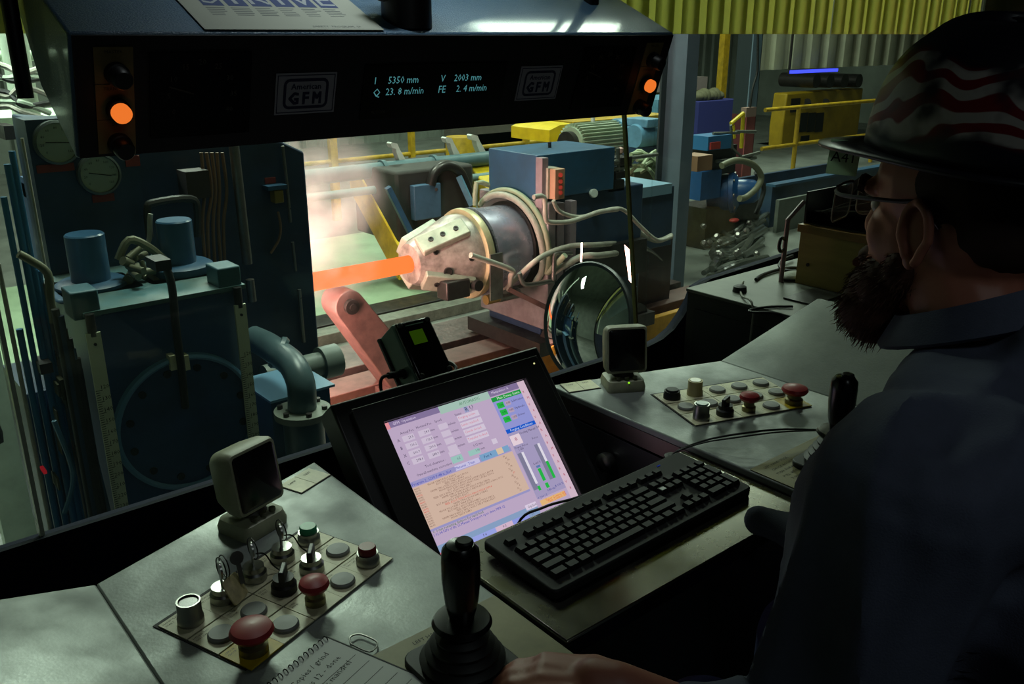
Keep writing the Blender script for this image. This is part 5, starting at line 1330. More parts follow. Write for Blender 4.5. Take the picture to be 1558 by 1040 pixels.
# pale hanging strip curtain further back
mb = MB(); x = at(1152, 60, 10.2).x; x2 = at(1540, 60, 10.2).x; pr = []
while x < x2:
    for dx, dy in ((0, 0), (0.14, -0.02), (0.28, 0.0), (0.30, 0.10), (0.44, 0.12), (0.58, 0.10)): pr.append((x + dx, 10.2 + dy))
    x += 0.60
zc = at(1230, 104, 10.2).z
for p in pr: mb.v += [Vector((p[0], p[1], zc)), Vector((p[0], p[1], 3.6)), Vector((p[0], p[1] + 0.01, zc)), Vector((p[0], p[1] + 0.01, 3.6))]
for i in range(len(pr) - 1): a = 4 * i; b = a + 4; mb.f += [(a, b, b + 1, a + 1), (a + 2, a + 3, b + 3, b + 2), (a, a + 2, b + 2, b)]
solo('hanging_sheeting', mb, mat('pale_ribbed_sheet', (150, 150, 128), 0.4, var=0.3, vscale=1.5), 'pale ribbed sheeting hanging far beyond the painted post', 'sheeting')

# ------------------------------------------------------------------ big blue forging machine at the left
CY = 3.0
t = thing('forge_column', 'dark blue machine column hiding the left end of the glowing bar', 'machine', (1.2, 3.4, FZ))
cr = at(463, 231, CY).x; zt_ = at(429, 221, CY).z
poly = [(0.72, FZ), (cr, FZ), (cr, at(463, 231, CY).z), (at(429, 221, CY).x, zt_ + 0.015), (0.72, zt_ + 0.1)]
MB().prism(poly, CY, 3.75, lambda p, Y: Vector((p[0], Y, p[1]))).build('column_body', m_bluedark, t, bevel=0.008)
MB().cyl(px([(355, 215)], 2.88)[0], px([(376.5, 401)], 2.88)[0], 0.017, n=16).build('guide_rod', m_steel, t)
MB().cyl(px([(380, 425)], 2.88)[0], px([(384, 458)], 2.88)[0], 0.015, n=16).build('guide_rod', m_steel, t)
MB().tube(px([(430, 222), (437, 284), (442, 338)], CY - 0.02), 0.006, 8).build('conduit', m_steel, t)
MB().tube(px([(445, 368), (450, 412)], CY - 0.02), 0.006, 8).build('conduit', m_steel, t)
MB().tube(px([(455, 440), (462, 520)], CY - 0.02), 0.008, 8).build('conduit', m_steel, t)
wbox(408, 284, 438, 287, CY - 0.05, CY).build('shelf_edge', m_blue, t)
wbox(417, 290, 433, 308, CY - 0.04, CY).build('terminal_box', mat('ochre_box', (130, 112, 50), 0.5), t, bevel=0.004)
wbox(403, 271, 420, 278, CY - 0.004, CY).build('warning_label', m_redlabel, t)
MB().tube(px([(423, 322), (427, 345), (424, 365), (412, 385)], CY - 0.03), 0.005, 8, 4).build('loose_lead', mat('brown_lead', (120, 92, 70), 0.5), t)
for x, c_ in ((330, 'a'), (322, 'b'), (338, 'c'), (314, 'd'), (306, 'e')):
    MB().tube(px([(x, 232), (x + 4 + (x % 5), 290), (x + 2, 340), (x + 6 - (x % 3), 400)], 2.86 + 0.001 * x % 0.05), 0.006, 8, 4).build('cable', mat('brown_lead', (120, 92, 70), 0.5), t)
MB().tube(px([(228, 360), (224, 318), (235, 308), (290, 302), (300, 320), (300, 360)], 2.8), 0.012, 8, 4).build('cable', m_darkhose, t)
wbox(282, 262, 322, 300, 2.82, 2.9).build('valve_block', mat('brown_dark_block', (58, 50, 48), 0.6, var=0.4), t)

GY = 2.85
t = thing('gauge_panel', 'blue panel with two round pressure gauges under the hood corner', 'gauge panel', at(150, 300, GY))
a = at(37, 183, GY); b = at(222, 330, GY)
MB().box((a.x, GY, at(60, 330, GY).z - 0.4), (b.x, GY + 0.12, a.z)).build('panel', m_bluedark, t)
for (gx, gy, gr), rot in (((85, 216, 33), -4), ((149, 264, 31), -12)):
    c = at(gx, gy, GY - 0.0); rr = gr / 1340 * ((c - CAM).dot(FW))
    g_ = MB().lathe([(rr, 0), (rr, 0.022), (rr * 0.9, 0.026), (rr * 0.88, 0.016), (0, 0.016)], c, (0, -1, 0), 36).build('gauge_case', mat('gauge_rim', (96, 104, 100), 0.35, 0.6), t)
    MB().lathe([(rr * 0.88, 0.0165), (0, 0.0168)], c, (0, -1, 0), 36).build('gauge_dial', mat('gauge_dial_paper', (150, 160, 146), 0.5), g_, label='pale gauge dial')
    q = MB(); D = frame(c + Vector((0, -0.018, 0)), (1, 0, 0), (0, 0, 1))
    q.box((-0.5 * rr, -0.0012, 0), (0.55 * rr, 0.0012, 0.0005), D @ Matrix.Rotation(R(rot), 4, 'Z'))
    for k in range(9):
        aa = R(220 - 32.5 * k); q.text(str(k * 20), rr * 0.17, D @ Matrix.Translation((rr * 0.66 * math.cos(aa), rr * 0.66 * math.sin(aa), 0)))
    q.build('gauge_marks', m_ink, g_, smooth=False, fix=False)
wbox(55, 252, 114, 259, GY - 0.004, GY).build('red_label', m_redlabel, t); wbox(140, 297, 175, 305, GY - 0.004, GY).build('red_label', m_redlabel, t); wbox(190, 238, 214, 252, GY - 0.004, GY).build('red_label', m_redlabel, t)

# ram housing in front of the column
RY = 2.4
t = thing('ram_housing', 'teal blue ram housing with two capped cylinders and white rulers', 'machine', (0.78, 2.7, FZ))
xl = at(150, 480, RY).x - 0.03; xr = at(356, 437, RY).x + 0.02; ztp = at(250, 459, RY).z
MB().box((xl, RY, FZ), (xr, 2.98, ztp)).build('housing', mat('housing_blue', (40, 72, 112), 0.42, var=0.5, vscale=4, dirt=(28, 44, 60)), t, bevel=0.006)
MB().box((xl - 0.01, RY - 0.012, ztp), (xr + 0.01, 2.98, ztp + 0.012)).build('top_plate', mat('dusty_teal_top', (70, 112, 120), 0.5, var=0.6, vscale=7, dirt=(96, 96, 74)), t)
for (cx_, cyb, r_), h_ in (((139, 425, 28), 0.135), ((272, 398, 26), 0.13)):
    c = at(cx_, cyb, 2.62); c.z = ztp + 0.05
    c = Vector((c.x, 2.62, ztp + 0.02)); cc = at(cx_, cyb, 2.66)
    c = Vector((cc.x, 2.66, 0)); rr = r_ / 1340 * ((cc - CAM).dot(FW))
    z0_ = cc.z
    MB().prism(rrect(0.24, 0.22, 0.02), ztp + 0.012, z0_ - 0.03, lambda p, z, c=c: Vector((c.x + p[0], c.y + p[1], z))).build('cylinder_foot', m_blue, t, bevel=0.006)
    MB().lathe([(0.098, z0_ - 0.03), (0.098, z0_ - 0.008), (0.085, z0_)], c, n=30).build('cylinder_flange', m_blue, t)
    MB().lathe([(rr, z0_ - 0.002), (rr, z0_ + h_ - 0.004), (rr - 0.004, z0_ + h_), (0, z0_ + h_)], c, n=32).build('cylinder_cap', mat('cap_blue_gloss', (58, 96, 128), 0.28, var=0.3), t)
for cx_, cyb in ((128, 468), (343, 408)):
    c = at(cx_, cyb, RY + 0.02); MB().cbox((c.x, RY + 0.04, ztp + 0.03), (0.068, 0.09, 0.075)).build('corner_block', mat('teal_block', (52, 92, 104), 0.45, var=0.3), t, bevel=0.004)
# rulers
for (x0_, y0_), (x1_, y1_), zb in (((131, 509), (153, 505), 0.0), ((357, 465), (374, 461), 0.0)):
    a = at(x0_, y0_, RY - 0.03); b = at(x1_, y1_, RY - 0.03)
    r0 = MB().box((a.x, RY - 0.03, -0.1), (b.x, RY - 0.022, a.z)).build('ruler', mat('ruler_enamel', (205, 210, 180), 0.5, var=0.2), t, label='pale ruler strip with black graduations')
    q = MB(); k = 0; z = a.z - 0.16
    while z > -0.08:
        w_ = (0.5 if k % 5 == 0 else 0.3) * (b.x - a.x)
        q.box((a.x, RY - 0.0306, z), (a.x + w_, RY - 0.0301, z + 0.0015))
        if k % 5 == 0: q.text(str(120 + 10 * (k // 5)), 0.016, frame(Vector(((a.x + b.x) / 2 + 0.006, RY - 0.0308, z + 0.009)), (1, 0, 0), (0, 0, 1)))
        z -= 0.0065; k += 1
    q.build('graduations', m_ink, r0, smooth=False, fix=False)
    MB().cyl(((a.x + b.x) / 2, RY - 0.03, a.z - 0.03), ((a.x + b.x) / 2, RY - 0.034, a.z - 0.03), 0.004, n=10).build('screw', m_black, r0)
    MB().cyl(((a.x + b.x) / 2, RY - 0.02, a.z - 0.01), ((a.x + b.x) / 2, RY - 0.02, a.z + 0.05), 0.012, n=12).build('ruler_clamp', m_black, t)
# round bolted cover
cc = at(285, 640, RY); rc = 0.205
MB().lathe([(rc - 0.014, 0.0), (rc - 0.014, 0.012), (0, 0.012)], cc, (0, -1, 0), 56).build('round_cover', mat('cover_blue', (40, 70, 108), 0.45, var=0.4), t)
MB().lathe([(rc - 0.015, 0), (rc - 0.015, 0.016), (rc - 0.008, 0.021), (rc, 0.018), (rc + 0.002, 0)], cc, (0, -1, 0), 56).build('cover_ring', mat('ring_blue', (84, 128, 160), 0.4), t)
for k in range(12):
    a = R(30 * k + 15); MB().cyl(cc + Vector((0.165 * math.cos(a), -0.012, 0.165 * math.sin(a))), cc + Vector((0.165 * math.cos(a), -0.018, 0.165 * math.sin(a))), 0.011, n=10).build('cover_bolt', m_black, t)
for x in (262, 282):
    wbox(x - 4, 542, x + 8, 562, RY - 0.03, RY - 0.0).build('white_tag', m_cream, t)
MB().tube(px([(243, 402), (254, 410), (262, 440), (268, 500), (276, 560), (282, 620)], RY - 0.04), 0.011, 10, 5).build('black_hose', m_rubber, t)
wbox(236, 398, 262, 410, RY - 0.06, RY + 0.02).build('hose_bracket', m_black, t)
rnd = random.Random(11)
for i in range(12):
    x = 190 + rnd.uniform(0, 50); y = 390 + rnd.uniform(0, 45)
    MB().cyl(at(x, y, 2.6), at(x + rnd.uniform(-14, 26), y + rnd.uniform(-22, 16), 2.6 + rnd.uniform(-.1, .1)), rnd.uniform(0.007, 0.015), n=10).build('fitting', mat('dusty_fitting', (112, 112, 92), 0.5, 0.4), t)
MB().tube(px([(180, 395), (196, 365), (225, 375), (250, 395)], 2.62), 0.012, 8, 4).build('fitting_pipe', mat('dusty_fitting', (112, 112, 92), 0.5, 0.4), t)
MB().tube(px([(200, 385), (225, 370), (228, 335), (229, 325)], 2.7), 0.008, 8, 4).build('fitting_pipe', m_hose, t)

# elbow pipe at the right of the ram housing
t = thing('elbow_pipe', 'large grey elbow pipe bolted to a flange right of the ram housing', 'pipe', at(455, 700, 2.3))
m_el = mat('grey_teal_pipe', (76, 98, 104), 0.35, var=0.3)
MB().tube(px([(385, 515, 2.62), (405, 524, 2.55), (425, 538, 2.45), (446, 556, 2.36), (458, 585, 2.3), (460, 622, 2.3)], 2.3), 0.043, 16, 5).build('elbow', m_el, t)
c = at(424, 536, 2.46); MB().lathe([(0.05, -0.012), (0.055, 0), (0.05, 0.012)], c, (0.7, -0.4, -0.5), 20).build('weld_ring', m_el, t)
c = at(460, 622, 2.3)
MB().lathe([(0.085, -0.02), (0.085, 0.0), (0.05, 0.002)], c, n=28).build('flange', mat('grey_flange', (120, 126, 116), 0.5), t)
for k in range(6):
    a = R(60 * k + 20); MB().cyl(c + Vector((0.068 * math.cos(a), 0.068 * math.sin(a), 0)), c + Vector((0.068 * math.cos(a), 0.068 * math.sin(a), 0.012)), 0.009, n=8).build('flange_bolt', m_darksteel, t)
MB().cyl((c.x, c.y, FZ), (c.x, c.y, c.z - 0.02), 0.062, n=24).build('stand_pipe', m_el, t)
t = thing('blue_bracket_box', 'light blue bracket box behind the elbow pipe', 'box', at(470, 680, 2.4))
a = at(412, 610, 2.42); b = at(502, 600, 2.42)
MB().box((a.x, 2.42, FZ), (b.x, 2.62, a.z)).build('bracket_body', m_blue, t)
MB().box((a.x - 0.01, 2.40, a.z), (b.x + 0.01, 2.64, a.z + 0.008)).build('bracket_lid', mat('pale_blue_lid', (110, 150, 180), 0.45), t)
c = at(487, 553, 2.8)
t = thing('stub_cylinder', 'short grey cylinder poking out beyond the column edge', 'cylinder', c)
MB().lathe([(0.045, -0.22), (0.045, 0.0), (0.062, 0.0), (0.062, 0.07), (0.056, 0.075), (0, 0.075)], c, (1, 0, 0), 24).build('stub_body', mat('grey_stub', (120, 130, 124), 0.45), t)

# pipe bundle left of the ram housing
t = thing('pipe_bundle', 'bundle of vertical blue pipes left of the ram housing', 'pipes', at(80, 800, 2.55))
pb_ = mat('bright_blue_pipe', (56, 120, 168), 0.3, var=0.2)
for (x0_, y0_), (x1_, y1_), r_, m_ in (((40, 408), (82, 590), 0.006, m_hose), ((50, 410), (88, 592), 0.009, pb_), ((58, 412), (98, 610), 0.006, pb_), ((68, 430), (105, 640), 0.009, m_steel), ((32, 500), (58, 660), 0.009, pb_), ((4, 400), (34, 620), 0.006, m_hose), ((0, 300), (30, 400), 0.008, pb_), ((80, 500), (118, 720), 0.007, m_darkhose), ((90, 520), (122, 720), 0.008, m_darksteel), ((14, 230), (40, 330), 0.008, pb_), ((8, 250), (35, 350), 0.01, pb_), ((30, 210), (62, 350), 0.004, m_hose)):
    p0 = at(x0_, y0_, 2.55); p1 = at(x1_, y1_, 2.55); p1.x = (p0.x + p1.x) / 2; p0.x = p1.x; p1.z = -0.6 if y1_ > 560 else p1.z - 0.9
    MB().cyl(p0, Vector((p1.x, p1.y, p1.z)), r_, n=12).build('pipe', m_, t)
MB().tube(px([(28, 386), (45, 395), (72, 415), (76, 450), (82, 490)], 2.5), 0.011, 10, 4).build('bent_pipe', mat('dusty_fitting', (112, 112, 92), 0.5, 0.4), t)
for x, y, r_, m_ in ((84, 470, 0.010, m_darkhose), (90, 480, 0.012, m_bluedark), (97, 500, 0.009, m_darksteel), (103, 515, 0.012, m_darkhose), (110, 530, 0.009, m_blue), (116, 545, 0.011, m_darksteel), (121, 560, 0.008, m_darkhose)):
    p0 = at(x, y, 2.44); MB().cyl(p0, (p0.x, p0.y, -0.6), r_, n=12).build('pipe', m_, t)
wbox(60, 555, 82, 566, 2.5, 2.58).build('pipe_clamp', m_darksteel, t)
for i in range(10):
    x = 82 + rnd.uniform(0, 40); y = 480 + rnd.uniform(0, 250)
    wbox(x, y, x + rnd.uniform(5, 14), y + rnd.uniform(10, 40), 2.5, 2.56).build('fitting', mat('dusty_fitting', (112, 112, 92), 0.5, 0.4), t)
MB().tube(px([(82, 640), (108, 705), (110, 740), (98, 780)], 2.48), 0.007, 8, 4).build('bent_pipe', m_bluelight, t)
wbox(66, 717, 72, 720, 2.46, 2.5).build('red_tag', emis('red_pilot', (170, 30, 40), 0.5), t)
wbox(40, 600, 128, 830, 2.6, 2.9).build('back_cover', m_bluedark, t)
q = MB().prism([(118, 600), (138, 660), (170, 790), (140, 800)], 2.44, 2.5, lambda p, Y: at(p[0], p[1], 2.46) + Vector((0, Y - 2.46, 0)))
q.build('blue_cover', m_blue, t)

# bright corner at the far left
t = thing('pale_frame', 'pale painted upright with cables at the far left', 'frame', atz(10, 760, FZ))
pw = mat('pale_green_paint', (186, 202, 180), 0.5, var=0.25)
c = at(31, 120, 5.6)
MB().cyl((c.x, 5.6, FZ), (c.x, 5.6, 3.0), 0.07, n=18).build('upright', pw, t)
MB().cyl((c.x - 2.5, 5.7, at(20, 85, 5.7).z), (c.x + 0.6, 5.7, at(20, 85, 5.7).z), 0.03, n=10).build('cross_bar', pw, t)
MB().box((c.x - 2.5, 5.75, at(20, 180, 5.7).z - 0.08), (c.x + 1.0, 6.4, at(20, 180, 5.7).z)).build('shelf', pw, t)
for i in range(7):
    y = 95 + 13 * i
    MB().tube(px([(-30, y - 6, 5.5), (10, y + rnd.uniform(-14, 14), 5.45), (35, y + rnd.uniform(-8, 18), 5.4), (75, y + rnd.uniform(0, 16), 5.5)], 5.5), 0.016, 8, 5).build('cable', (m_hose, m_darkhose, pw)[i % 3], t)
wbox(5, 192, 26, 212, 5.2, 5.4).build('clamp', m_darksteel, t)
a = at(2, 700, 3.9)
solo('white_partition', MB().box((at(-30, 650, 4.2).x, 4.2, FZ), (at(14, 600, 4.2).x, 4.3, 0.6)), pw, 'white upright partition beside the left glass seam', 'partition')
solo('floor_hose', MB().tube([atz(-60, 815, FZ + 0.03), atz(5, 795, FZ + 0.03), atz(30, 780, FZ + 0.03), atz(42, 755, FZ + 0.1), atz(36, 735, FZ + 0.25), atz(22, 715, FZ + 0.4), atz(10, 690, FZ + 0.55), Vector((0.45, 4.15, 0.1))], 0.03, 10, 6), m_darkhose, 'dark hose curling on the bright floor at the far left', 'hose')
solo('wire_coil', MB().lathe([(0.13, 0), (0.15, 0.02), (0.13, 0.04), (0.11, 0.02), (0.13, 0)], atz(-8, 745, FZ + 0.02), n=24).lathe([(0.20, 0.0), (0.22, 0.02), (0.20, 0.04), (0.18, 0.02), (0.20, 0.0)], atz(-8, 745, FZ + 0.02), n=24), m_steel, 'coil of pale wire cut by the left frame edge', 'wire coil')

# ------------------------------------------------------------------ steam by the column
sm_ = bpy.data.materials.new('steam'); sm_.use_nodes = True
nt = sm_.node_tree; nt.nodes.clear(); N = nt.nodes.new; LK = nt.links.new
o_ = N('ShaderNodeOutputMaterial'); vs_ = N('ShaderNodeVolumeScatter'); vs_.inputs['Color'].default_value = (0.95, 0.95, 0.95, 1); vs_.inputs['Anisotropy'].default_value = 0.2
tc = N('ShaderNodeTexCoord'); ns = N('ShaderNodeTexNoise'); ns.inputs['Scale'].default_value = 3.4; ns.inputs['Detail'].default_value = 5; ns.inputs['Distortion'].default_value = 0.5
LK(tc.outputs['Object'], ns.inputs['Vector'])
mr = N('ShaderNodeMapRange'); mr.inputs['From Min'].default_value = 0.42; mr.inputs['From Max'].default_value = 0.72; mr.inputs['To Max'].default_value = 1.0
LK(ns.outputs['Fac'], mr.inputs['Value'])
# fades out from the middle of the cloud (an ellipsoid of unit size in object space)
ln = N('ShaderNodeVectorMath'); ln.operation = 'LENGTH'; mp = N('ShaderNodeMapping'); mp.inputs['Scale'].default_value = (1 / 0.40, 1 / 0.5, 1 / 0.66)
LK(tc.outputs['Object'], mp.inputs['Vector']); LK(mp.outputs[0], ln.inputs[0])
fd = N('ShaderNodeMapRange'); fd.inputs['From Min'].default_value = 0.25; fd.inputs['From Max'].default_value = 1.0; fd.inputs['To Min'].default_value = 1; fd.inputs['To Max'].default_value = 0
LK(ln.outputs['Value'], fd.inputs['Value'])
mu = N('ShaderNodeMath'); mu.operation = 'MULTIPLY'; LK(mr.outputs[0], mu.inputs[0]); LK(fd.outputs[0], mu.inputs[1])
m2 = N('ShaderNodeMath'); m2.operation = 'MULTIPLY'; m2.inputs[1].default_value = 3.2; LK(mu.outputs[0], m2.inputs[0]); LK(m2.outputs[0], vs_.inputs['Density'])
LK(vs_.outputs[0], o_.inputs['Volume'])
c = at(484, 318, 4.6)
sm_obj = MB().ell((0, 0, 0), (0.40, 0.5, 0.66), n=24, m=16).build('steam_cloud', sm_, None)
sm_obj.location = c; sm_obj['kind'] = 'stuff'; tag(sm_obj, 'drifting white steam above the glowing bar by the column', 'steam')
# ================================================================== the operator
def cap(mb, p0, p1, r0, r1, n=14):
    p0 = Vector(p0); p1 = Vector(p1)
    mb.cyl(p0, p1, r0, r1, n); mb.ell(p0, r0, n=n, m=8); mb.ell(p1, r1, n=n, m=8)


def chain(mb, pts, rs):
    for a, b, r0, r1 in zip(pts[:-1], pts[1:], rs[:-1], rs[1:]): cap(mb, a, b, r0, r1)


PT = dict(pel=(0.95, 0.13, 0.55), belly=(0.955, 0.17, 0.70), chest=(0.965, 0.245, 0.90), up=(0.97, 0.29, 1.00), neck=(0.972, 0.345, 1.09), neck2=(0.985, 0.42, 1.20),
          ls=(0.785, 0.33, 1.035), le=(0.735, 0.365, 0.69), lw=(0.568, 0.512, 0.802), rs=(1.155, 0.33, 1.02), re=(1.265, 0.36, 0.80), rw=(1.262, 0.57, 0.82),
          lh=(0.86, 0.14, 0.53), lk=(0.80, 0.56, 0.575), la=(0.79, 0.60, 0.10), rh=(1.04, 0.14, 0.53), rk=(1.07, 0.58, 0.575), ra=(1.08, 0.62, 0.10))
PT = {k: Vector(v) for k, v in PT.items()}
who = thing('person', 'bearded person in dark blue work shirt and patterned hat seated at the desk', 'person', (0.95, 0.15, 0.0))
m_skin = mat('skin', (176, 112, 92), 0.5, var=0.25, vscale=30, dirt=(150, 84, 70))

b = MB()
# torso, limbs
b.ell(PT['pel'], (0.155, 0.115, 0.11)); b.ell(PT['belly'], (0.150, 0.120, 0.17)); b.ell(PT['chest'], (0.165, 0.115, 0.17)); b.ell(PT['up'], (0.17, 0.085, 0.10))
cap(b, PT['neck'], PT['neck2'], 0.058, 0.056)
chain(b, [PT['up'] + Vector((-0.1, 0, 0.03)), PT['ls'], PT['le'], PT['lw']], [0.06, 0.055, 0.040, 0.027])
chain(b, [PT['up'] + Vector((0.1, 0, 0.03)), PT['rs'], PT['re'], PT['rw']], [0.06, 0.055, 0.040, 0.027])
for s_ in 'lr':
    chain(b, [PT[s_ + 'h'], PT[s_ + 'k'], PT[s_ + 'a']], [0.078, 0.055, 0.036])
    cap(b, PT[s_ + 'a'] + Vector((0, -0.03, -0.06)), PT[s_ + 'a'] + Vector((0, 0.13, -0.068)), 0.034, 0.028)
# head
HCN = Vector((0.985, 0.0, 0.0))
E_ = lambda y, z, r, x=0.0, **k: b.ell((0.985 + x, y, z), r, **k)
E_(0.437, 1.305, (0.074, 0.096, 0.090)); E_(0.468, 1.235, (0.061, 0.068, 0.080)); E_(0.492, 1.185, (0.048, 0.048, 0.052)); E_(0.405, 1.26, (0.066, 0.066, 0.075))
E_(0.522, 1.285, (0.052, 0.018, 0.016)); E_(0.536, 1.232, (0.012, 0.020, 0.016)); b.cyl((0.985, 0.528, 1.28), (0.985, 0.548, 1.234), 0.007, 0.010, 10)
for s_ in (-1, 1): E_(0.496, 1.238, (0.022, 0.024, 0.030), 0.036 * s_)
# hands: palm, four fingers and thumb, curled on the desk against the joystick boot
def hand(w_, d, side):
    d = Vector(d).normalized(); upv = Vector((0, 0, 1)); lat = d.cross(upv).normalized() * side
    kn = w_ + d * 0.078
    cap(b, w_, w_ + d * 0.02, 0.027, 0.029)
    for k in range(4):
        o = lat * (-0.027 + 0.018 * k)
        base = kn + o + upv * (0.004 - 0.003 * abs(k - 1.4))
        cap(b, w_ + d * 0.012 + o * 0.7, base, 0.0165, 0.0135, 12)
        ln = (0.040, 0.045, 0.042, 0.034)[3 - k] ; q = base
        for sg, dz in ((1.0, -0.25), (0.72, -0.95), (0.5, -1.6)):
            e = q + (d + upv * dz).normalized() * ln * sg * 0.78
            cap(b, q, e, 0.0105 - 0.0012 * (1 - sg), 0.0092, 10); q = e
    th = w_ + d * 0.025 + lat * 0.032 - upv * 0.004
    cap(b, w_ + d * 0.01 + lat * 0.016, th, 0.018, 0.015, 12); cap(b, th, th + d * 0.034 + lat * 0.012 - upv * 0.008, 0.0135, 0.0115, 10); cap(b, th + d * 0.034 + lat * 0.012 - upv * 0.008, th + d * 0.060 + lat * 0.004 - upv * 0.014, 0.0112, 0.0088, 10)


hand(PT['lw'], (-0.52, 0.62, -0.03), 1)
hand(PT['rw'], (0.0, 1.0, -0.03), -1)
body = blob(b, 0.0045, 3)


def HT(v):
    k = min(1.0, max(0.0, (v.z - 1.12) / 0.09)); k = k * k * (3 - 2 * k)
    o = Vector((0.985, 0.42, 0)); d = Matrix.Rotation(R(-11 * k), 3, 'Z') @ (Vector((v.x, v.y, 0)) - o)
    return Vector((o.x + d.x, o.y + d.y - 0.014 * k, v.z))


def HB_(mb): mb.v = [HT(v) for v in mb.v]; return mb


HB_(body)
body.build('body', m_skin, who)
# ears
for s_ in (-1, 1):
    e = MB(); c = Vector((0.985 + s_ * 0.071, 0.428, 1.252)); pts = []
    for i in range(15):
        a = R(250 - 300 * i / 14)
        pts.append(c + Vector((s_ * (0.004 + 0.008 * (1 if math.cos(a) < 0 else 0.3)), 0.019 * math.cos(a) * (1 if math.sin(a) > -0.2 else 0.75), 0.034 * math.sin(a))))
    e.tube(pts, [0.0055] * 15, 8); e.ell(c + Vector((0, 0.0, 0)), (0.006, 0.0155, 0.029)); e.ell(c + Vector((s_ * 0.002, 0.006, -0.030)), (0.006, 0.009, 0.011)); e.ell(c + Vector((s_ * 0.004, 0.014, -0.004)), (0.006, 0.005, 0.009))
    HB_(blob(e, 0.0022, 3)).build('ear', m_skin, who)
# eyes, brows
for s_ in (-1, 1):
    HB_(MB().ell((0.985 + s_ * 0.031, 0.512, 1.266), 0.012, n=14)).build('eye', mat('eye_white', (190, 186, 180), 0.2), who)
    HB_(MB().tube([(0.985 + s_ * 0.014, 0.541, 1.287), (0.985 + s_ * 0.032, 0.541, 1.293), (0.985 + s_ * 0.05, 0.528, 1.285)], 0.0045, 8, 3)).build('eyebrow', mat('dark_brown_hair', (50, 32, 26), 0.8), who)
HB_(MB().tube([(0.985 - 0.024, 0.538, 1.192), (0.985, 0.546, 1.194), (0.985 + 0.024, 0.538, 1.192)], 0.006, 8, 3)).build('mouth', mat('lip_skin', (150, 84, 78), 0.5), who)
# beard: full mass plus loose strands
bd = MB(); HX = 0.985
for y, z, r_, x in ((0.502, 1.150, (0.050, 0.042, 0.048), 0), (0.510, 1.176, (0.048, 0.032, 0.030), 0), (0.490, 1.182, (0.062, 0.040, 0.045), 0), (0.462, 1.205, (0.0675, 0.034, 0.040), 0), (0.528, 1.203, (0.036, 0.018, 0.013), 0), (0.500, 1.128, (0.036, 0.036, 0.032), 0)): bd.ell((HX + x, y, z), r_)
bd = blob(bd, 0.004, 3)
rnd = random.Random(2); m_beard = mat('brown_beard', (96, 58, 44), 0.7, var=0.5, vscale=60)
ctr = Vector((HX, 0.47, 1.185)); st = MB(); pool = [v for v in bd.v if not (abs(v.x - HX) < 0.035 and v.y > 0.53 and v.z > 1.185)]
for i in range(2600):
    v = rnd.choice(pool)
    if v.z > 1.222: continue
    nrm = (v - ctr).normalized(); d = (nrm * 0.55 + Vector((rnd.uniform(-.35, .35), rnd.uniform(-.1, .5), -0.75 + rnd.uniform(-.3, .3)))).normalized()
    ln = rnd.uniform(0.005, 0.015); sdv = d.cross(Vector((rnd.uniform(-1, 1), rnd.uniform(-1, 1), 0.2))).normalized() * 0.0006
    p0 = v - nrm * 0.002; p1 = v + d * ln * 0.6; p2 = v + d * ln + Vector((rnd.uniform(-.003, .003), rnd.uniform(-.003, .003), rnd.uniform(-.003, .004)))
    st.add([p0 - sdv, p0 + sdv, p1 + sdv * 0.8, p1 - sdv * 0.8, p2], [(0, 1, 2, 3), (3, 2, 4)])
br = HB_(bd).build('beard', m_beard, who)
HB_(st).build('beard_strands', m_beard, br, kind='stuff', smooth=False, fix=False)
# short hair under the hat
hr = MB(); hr.ell((HX, 0.418, 1.305), (0.0775, 0.088, 0.080)); hr.ell((HX, 0.385, 1.265), (0.066, 0.056, 0.060))
HB_(blob(hr, 0.005, 3)).build('hair', mat('dark_brown_hair', (50, 32, 26), 0.8), who)

# shirt
def ruffle(mb, amp, sc, seed=0.0, stretch=(1, 1, 0.35)):
    me = mb.mesh('tmp', False); me.update()
    ns_ = [v.normal.copy() for v in me.vertices]
    for i, v in enumerate(mb.v):
        p = Vector((v.x * stretch[0], v.y * stretch[1], v.z * stretch[2])) * sc + Vector((seed, seed, seed))
        n1 = noise.noise(p); ridge = 1 - abs(noise.noise(p * 0.9 + Vector((7, 3, 1))))
        mb.v[i] = v + ns_[i] * (amp * (0.45 * n1 + 0.9 * (ridge - 0.75)))
    bpy.data.meshes.remove(me)
    return mb


m_shirt = mat('dark_denim_shirt', (88, 94, 116), 0.85, var=0.3, vscale=10, bump=0.15, bscale=500)
s = MB()
s.ell(PT['pel'] + Vector((0, 0, 0.05)), (0.172, 0.13, 0.12)); s.ell(PT['belly'], (0.175, 0.145, 0.18)); s.ell(PT['chest'], (0.185, 0.135, 0.18)); s.ell(PT['up'] + Vector((0, -0.01, 0.01)), (0.20, 0.105, 0.115))
s.ell((0.892, 0.335, 1.095), (0.095, 0.082, 0.062)); s.ell((1.05, 0.345, 1.095), (0.10, 0.085, 0.06)); s.ell((0.972, 0.295, 1.13), (0.085, 0.065, 0.075))
chain(s, [PT['up'] + Vector((-0.1, 0, 0.04)), PT['ls'], PT['le'], PT['lw'] + (PT['le'] - PT['lw']) * 0.36], [0.092, 0.096, 0.090, 0.042])
cap(s, (0.935, 0.36, 0.86), (0.905, 0.575, 0.838), 0.06, 0.022)
chain(s, [PT['up'] + Vector((0.1, 0, 0.03)), PT['rs'], PT['re'], PT['rw'] + Vector((0, -0.07, 0))], [0.085, 0.080, 0.066, 0.046])
s = ruffle(blob(s, 0.0065, 3), 0.036, 11.0)
sh = s.build('shirt', m_shirt, who)
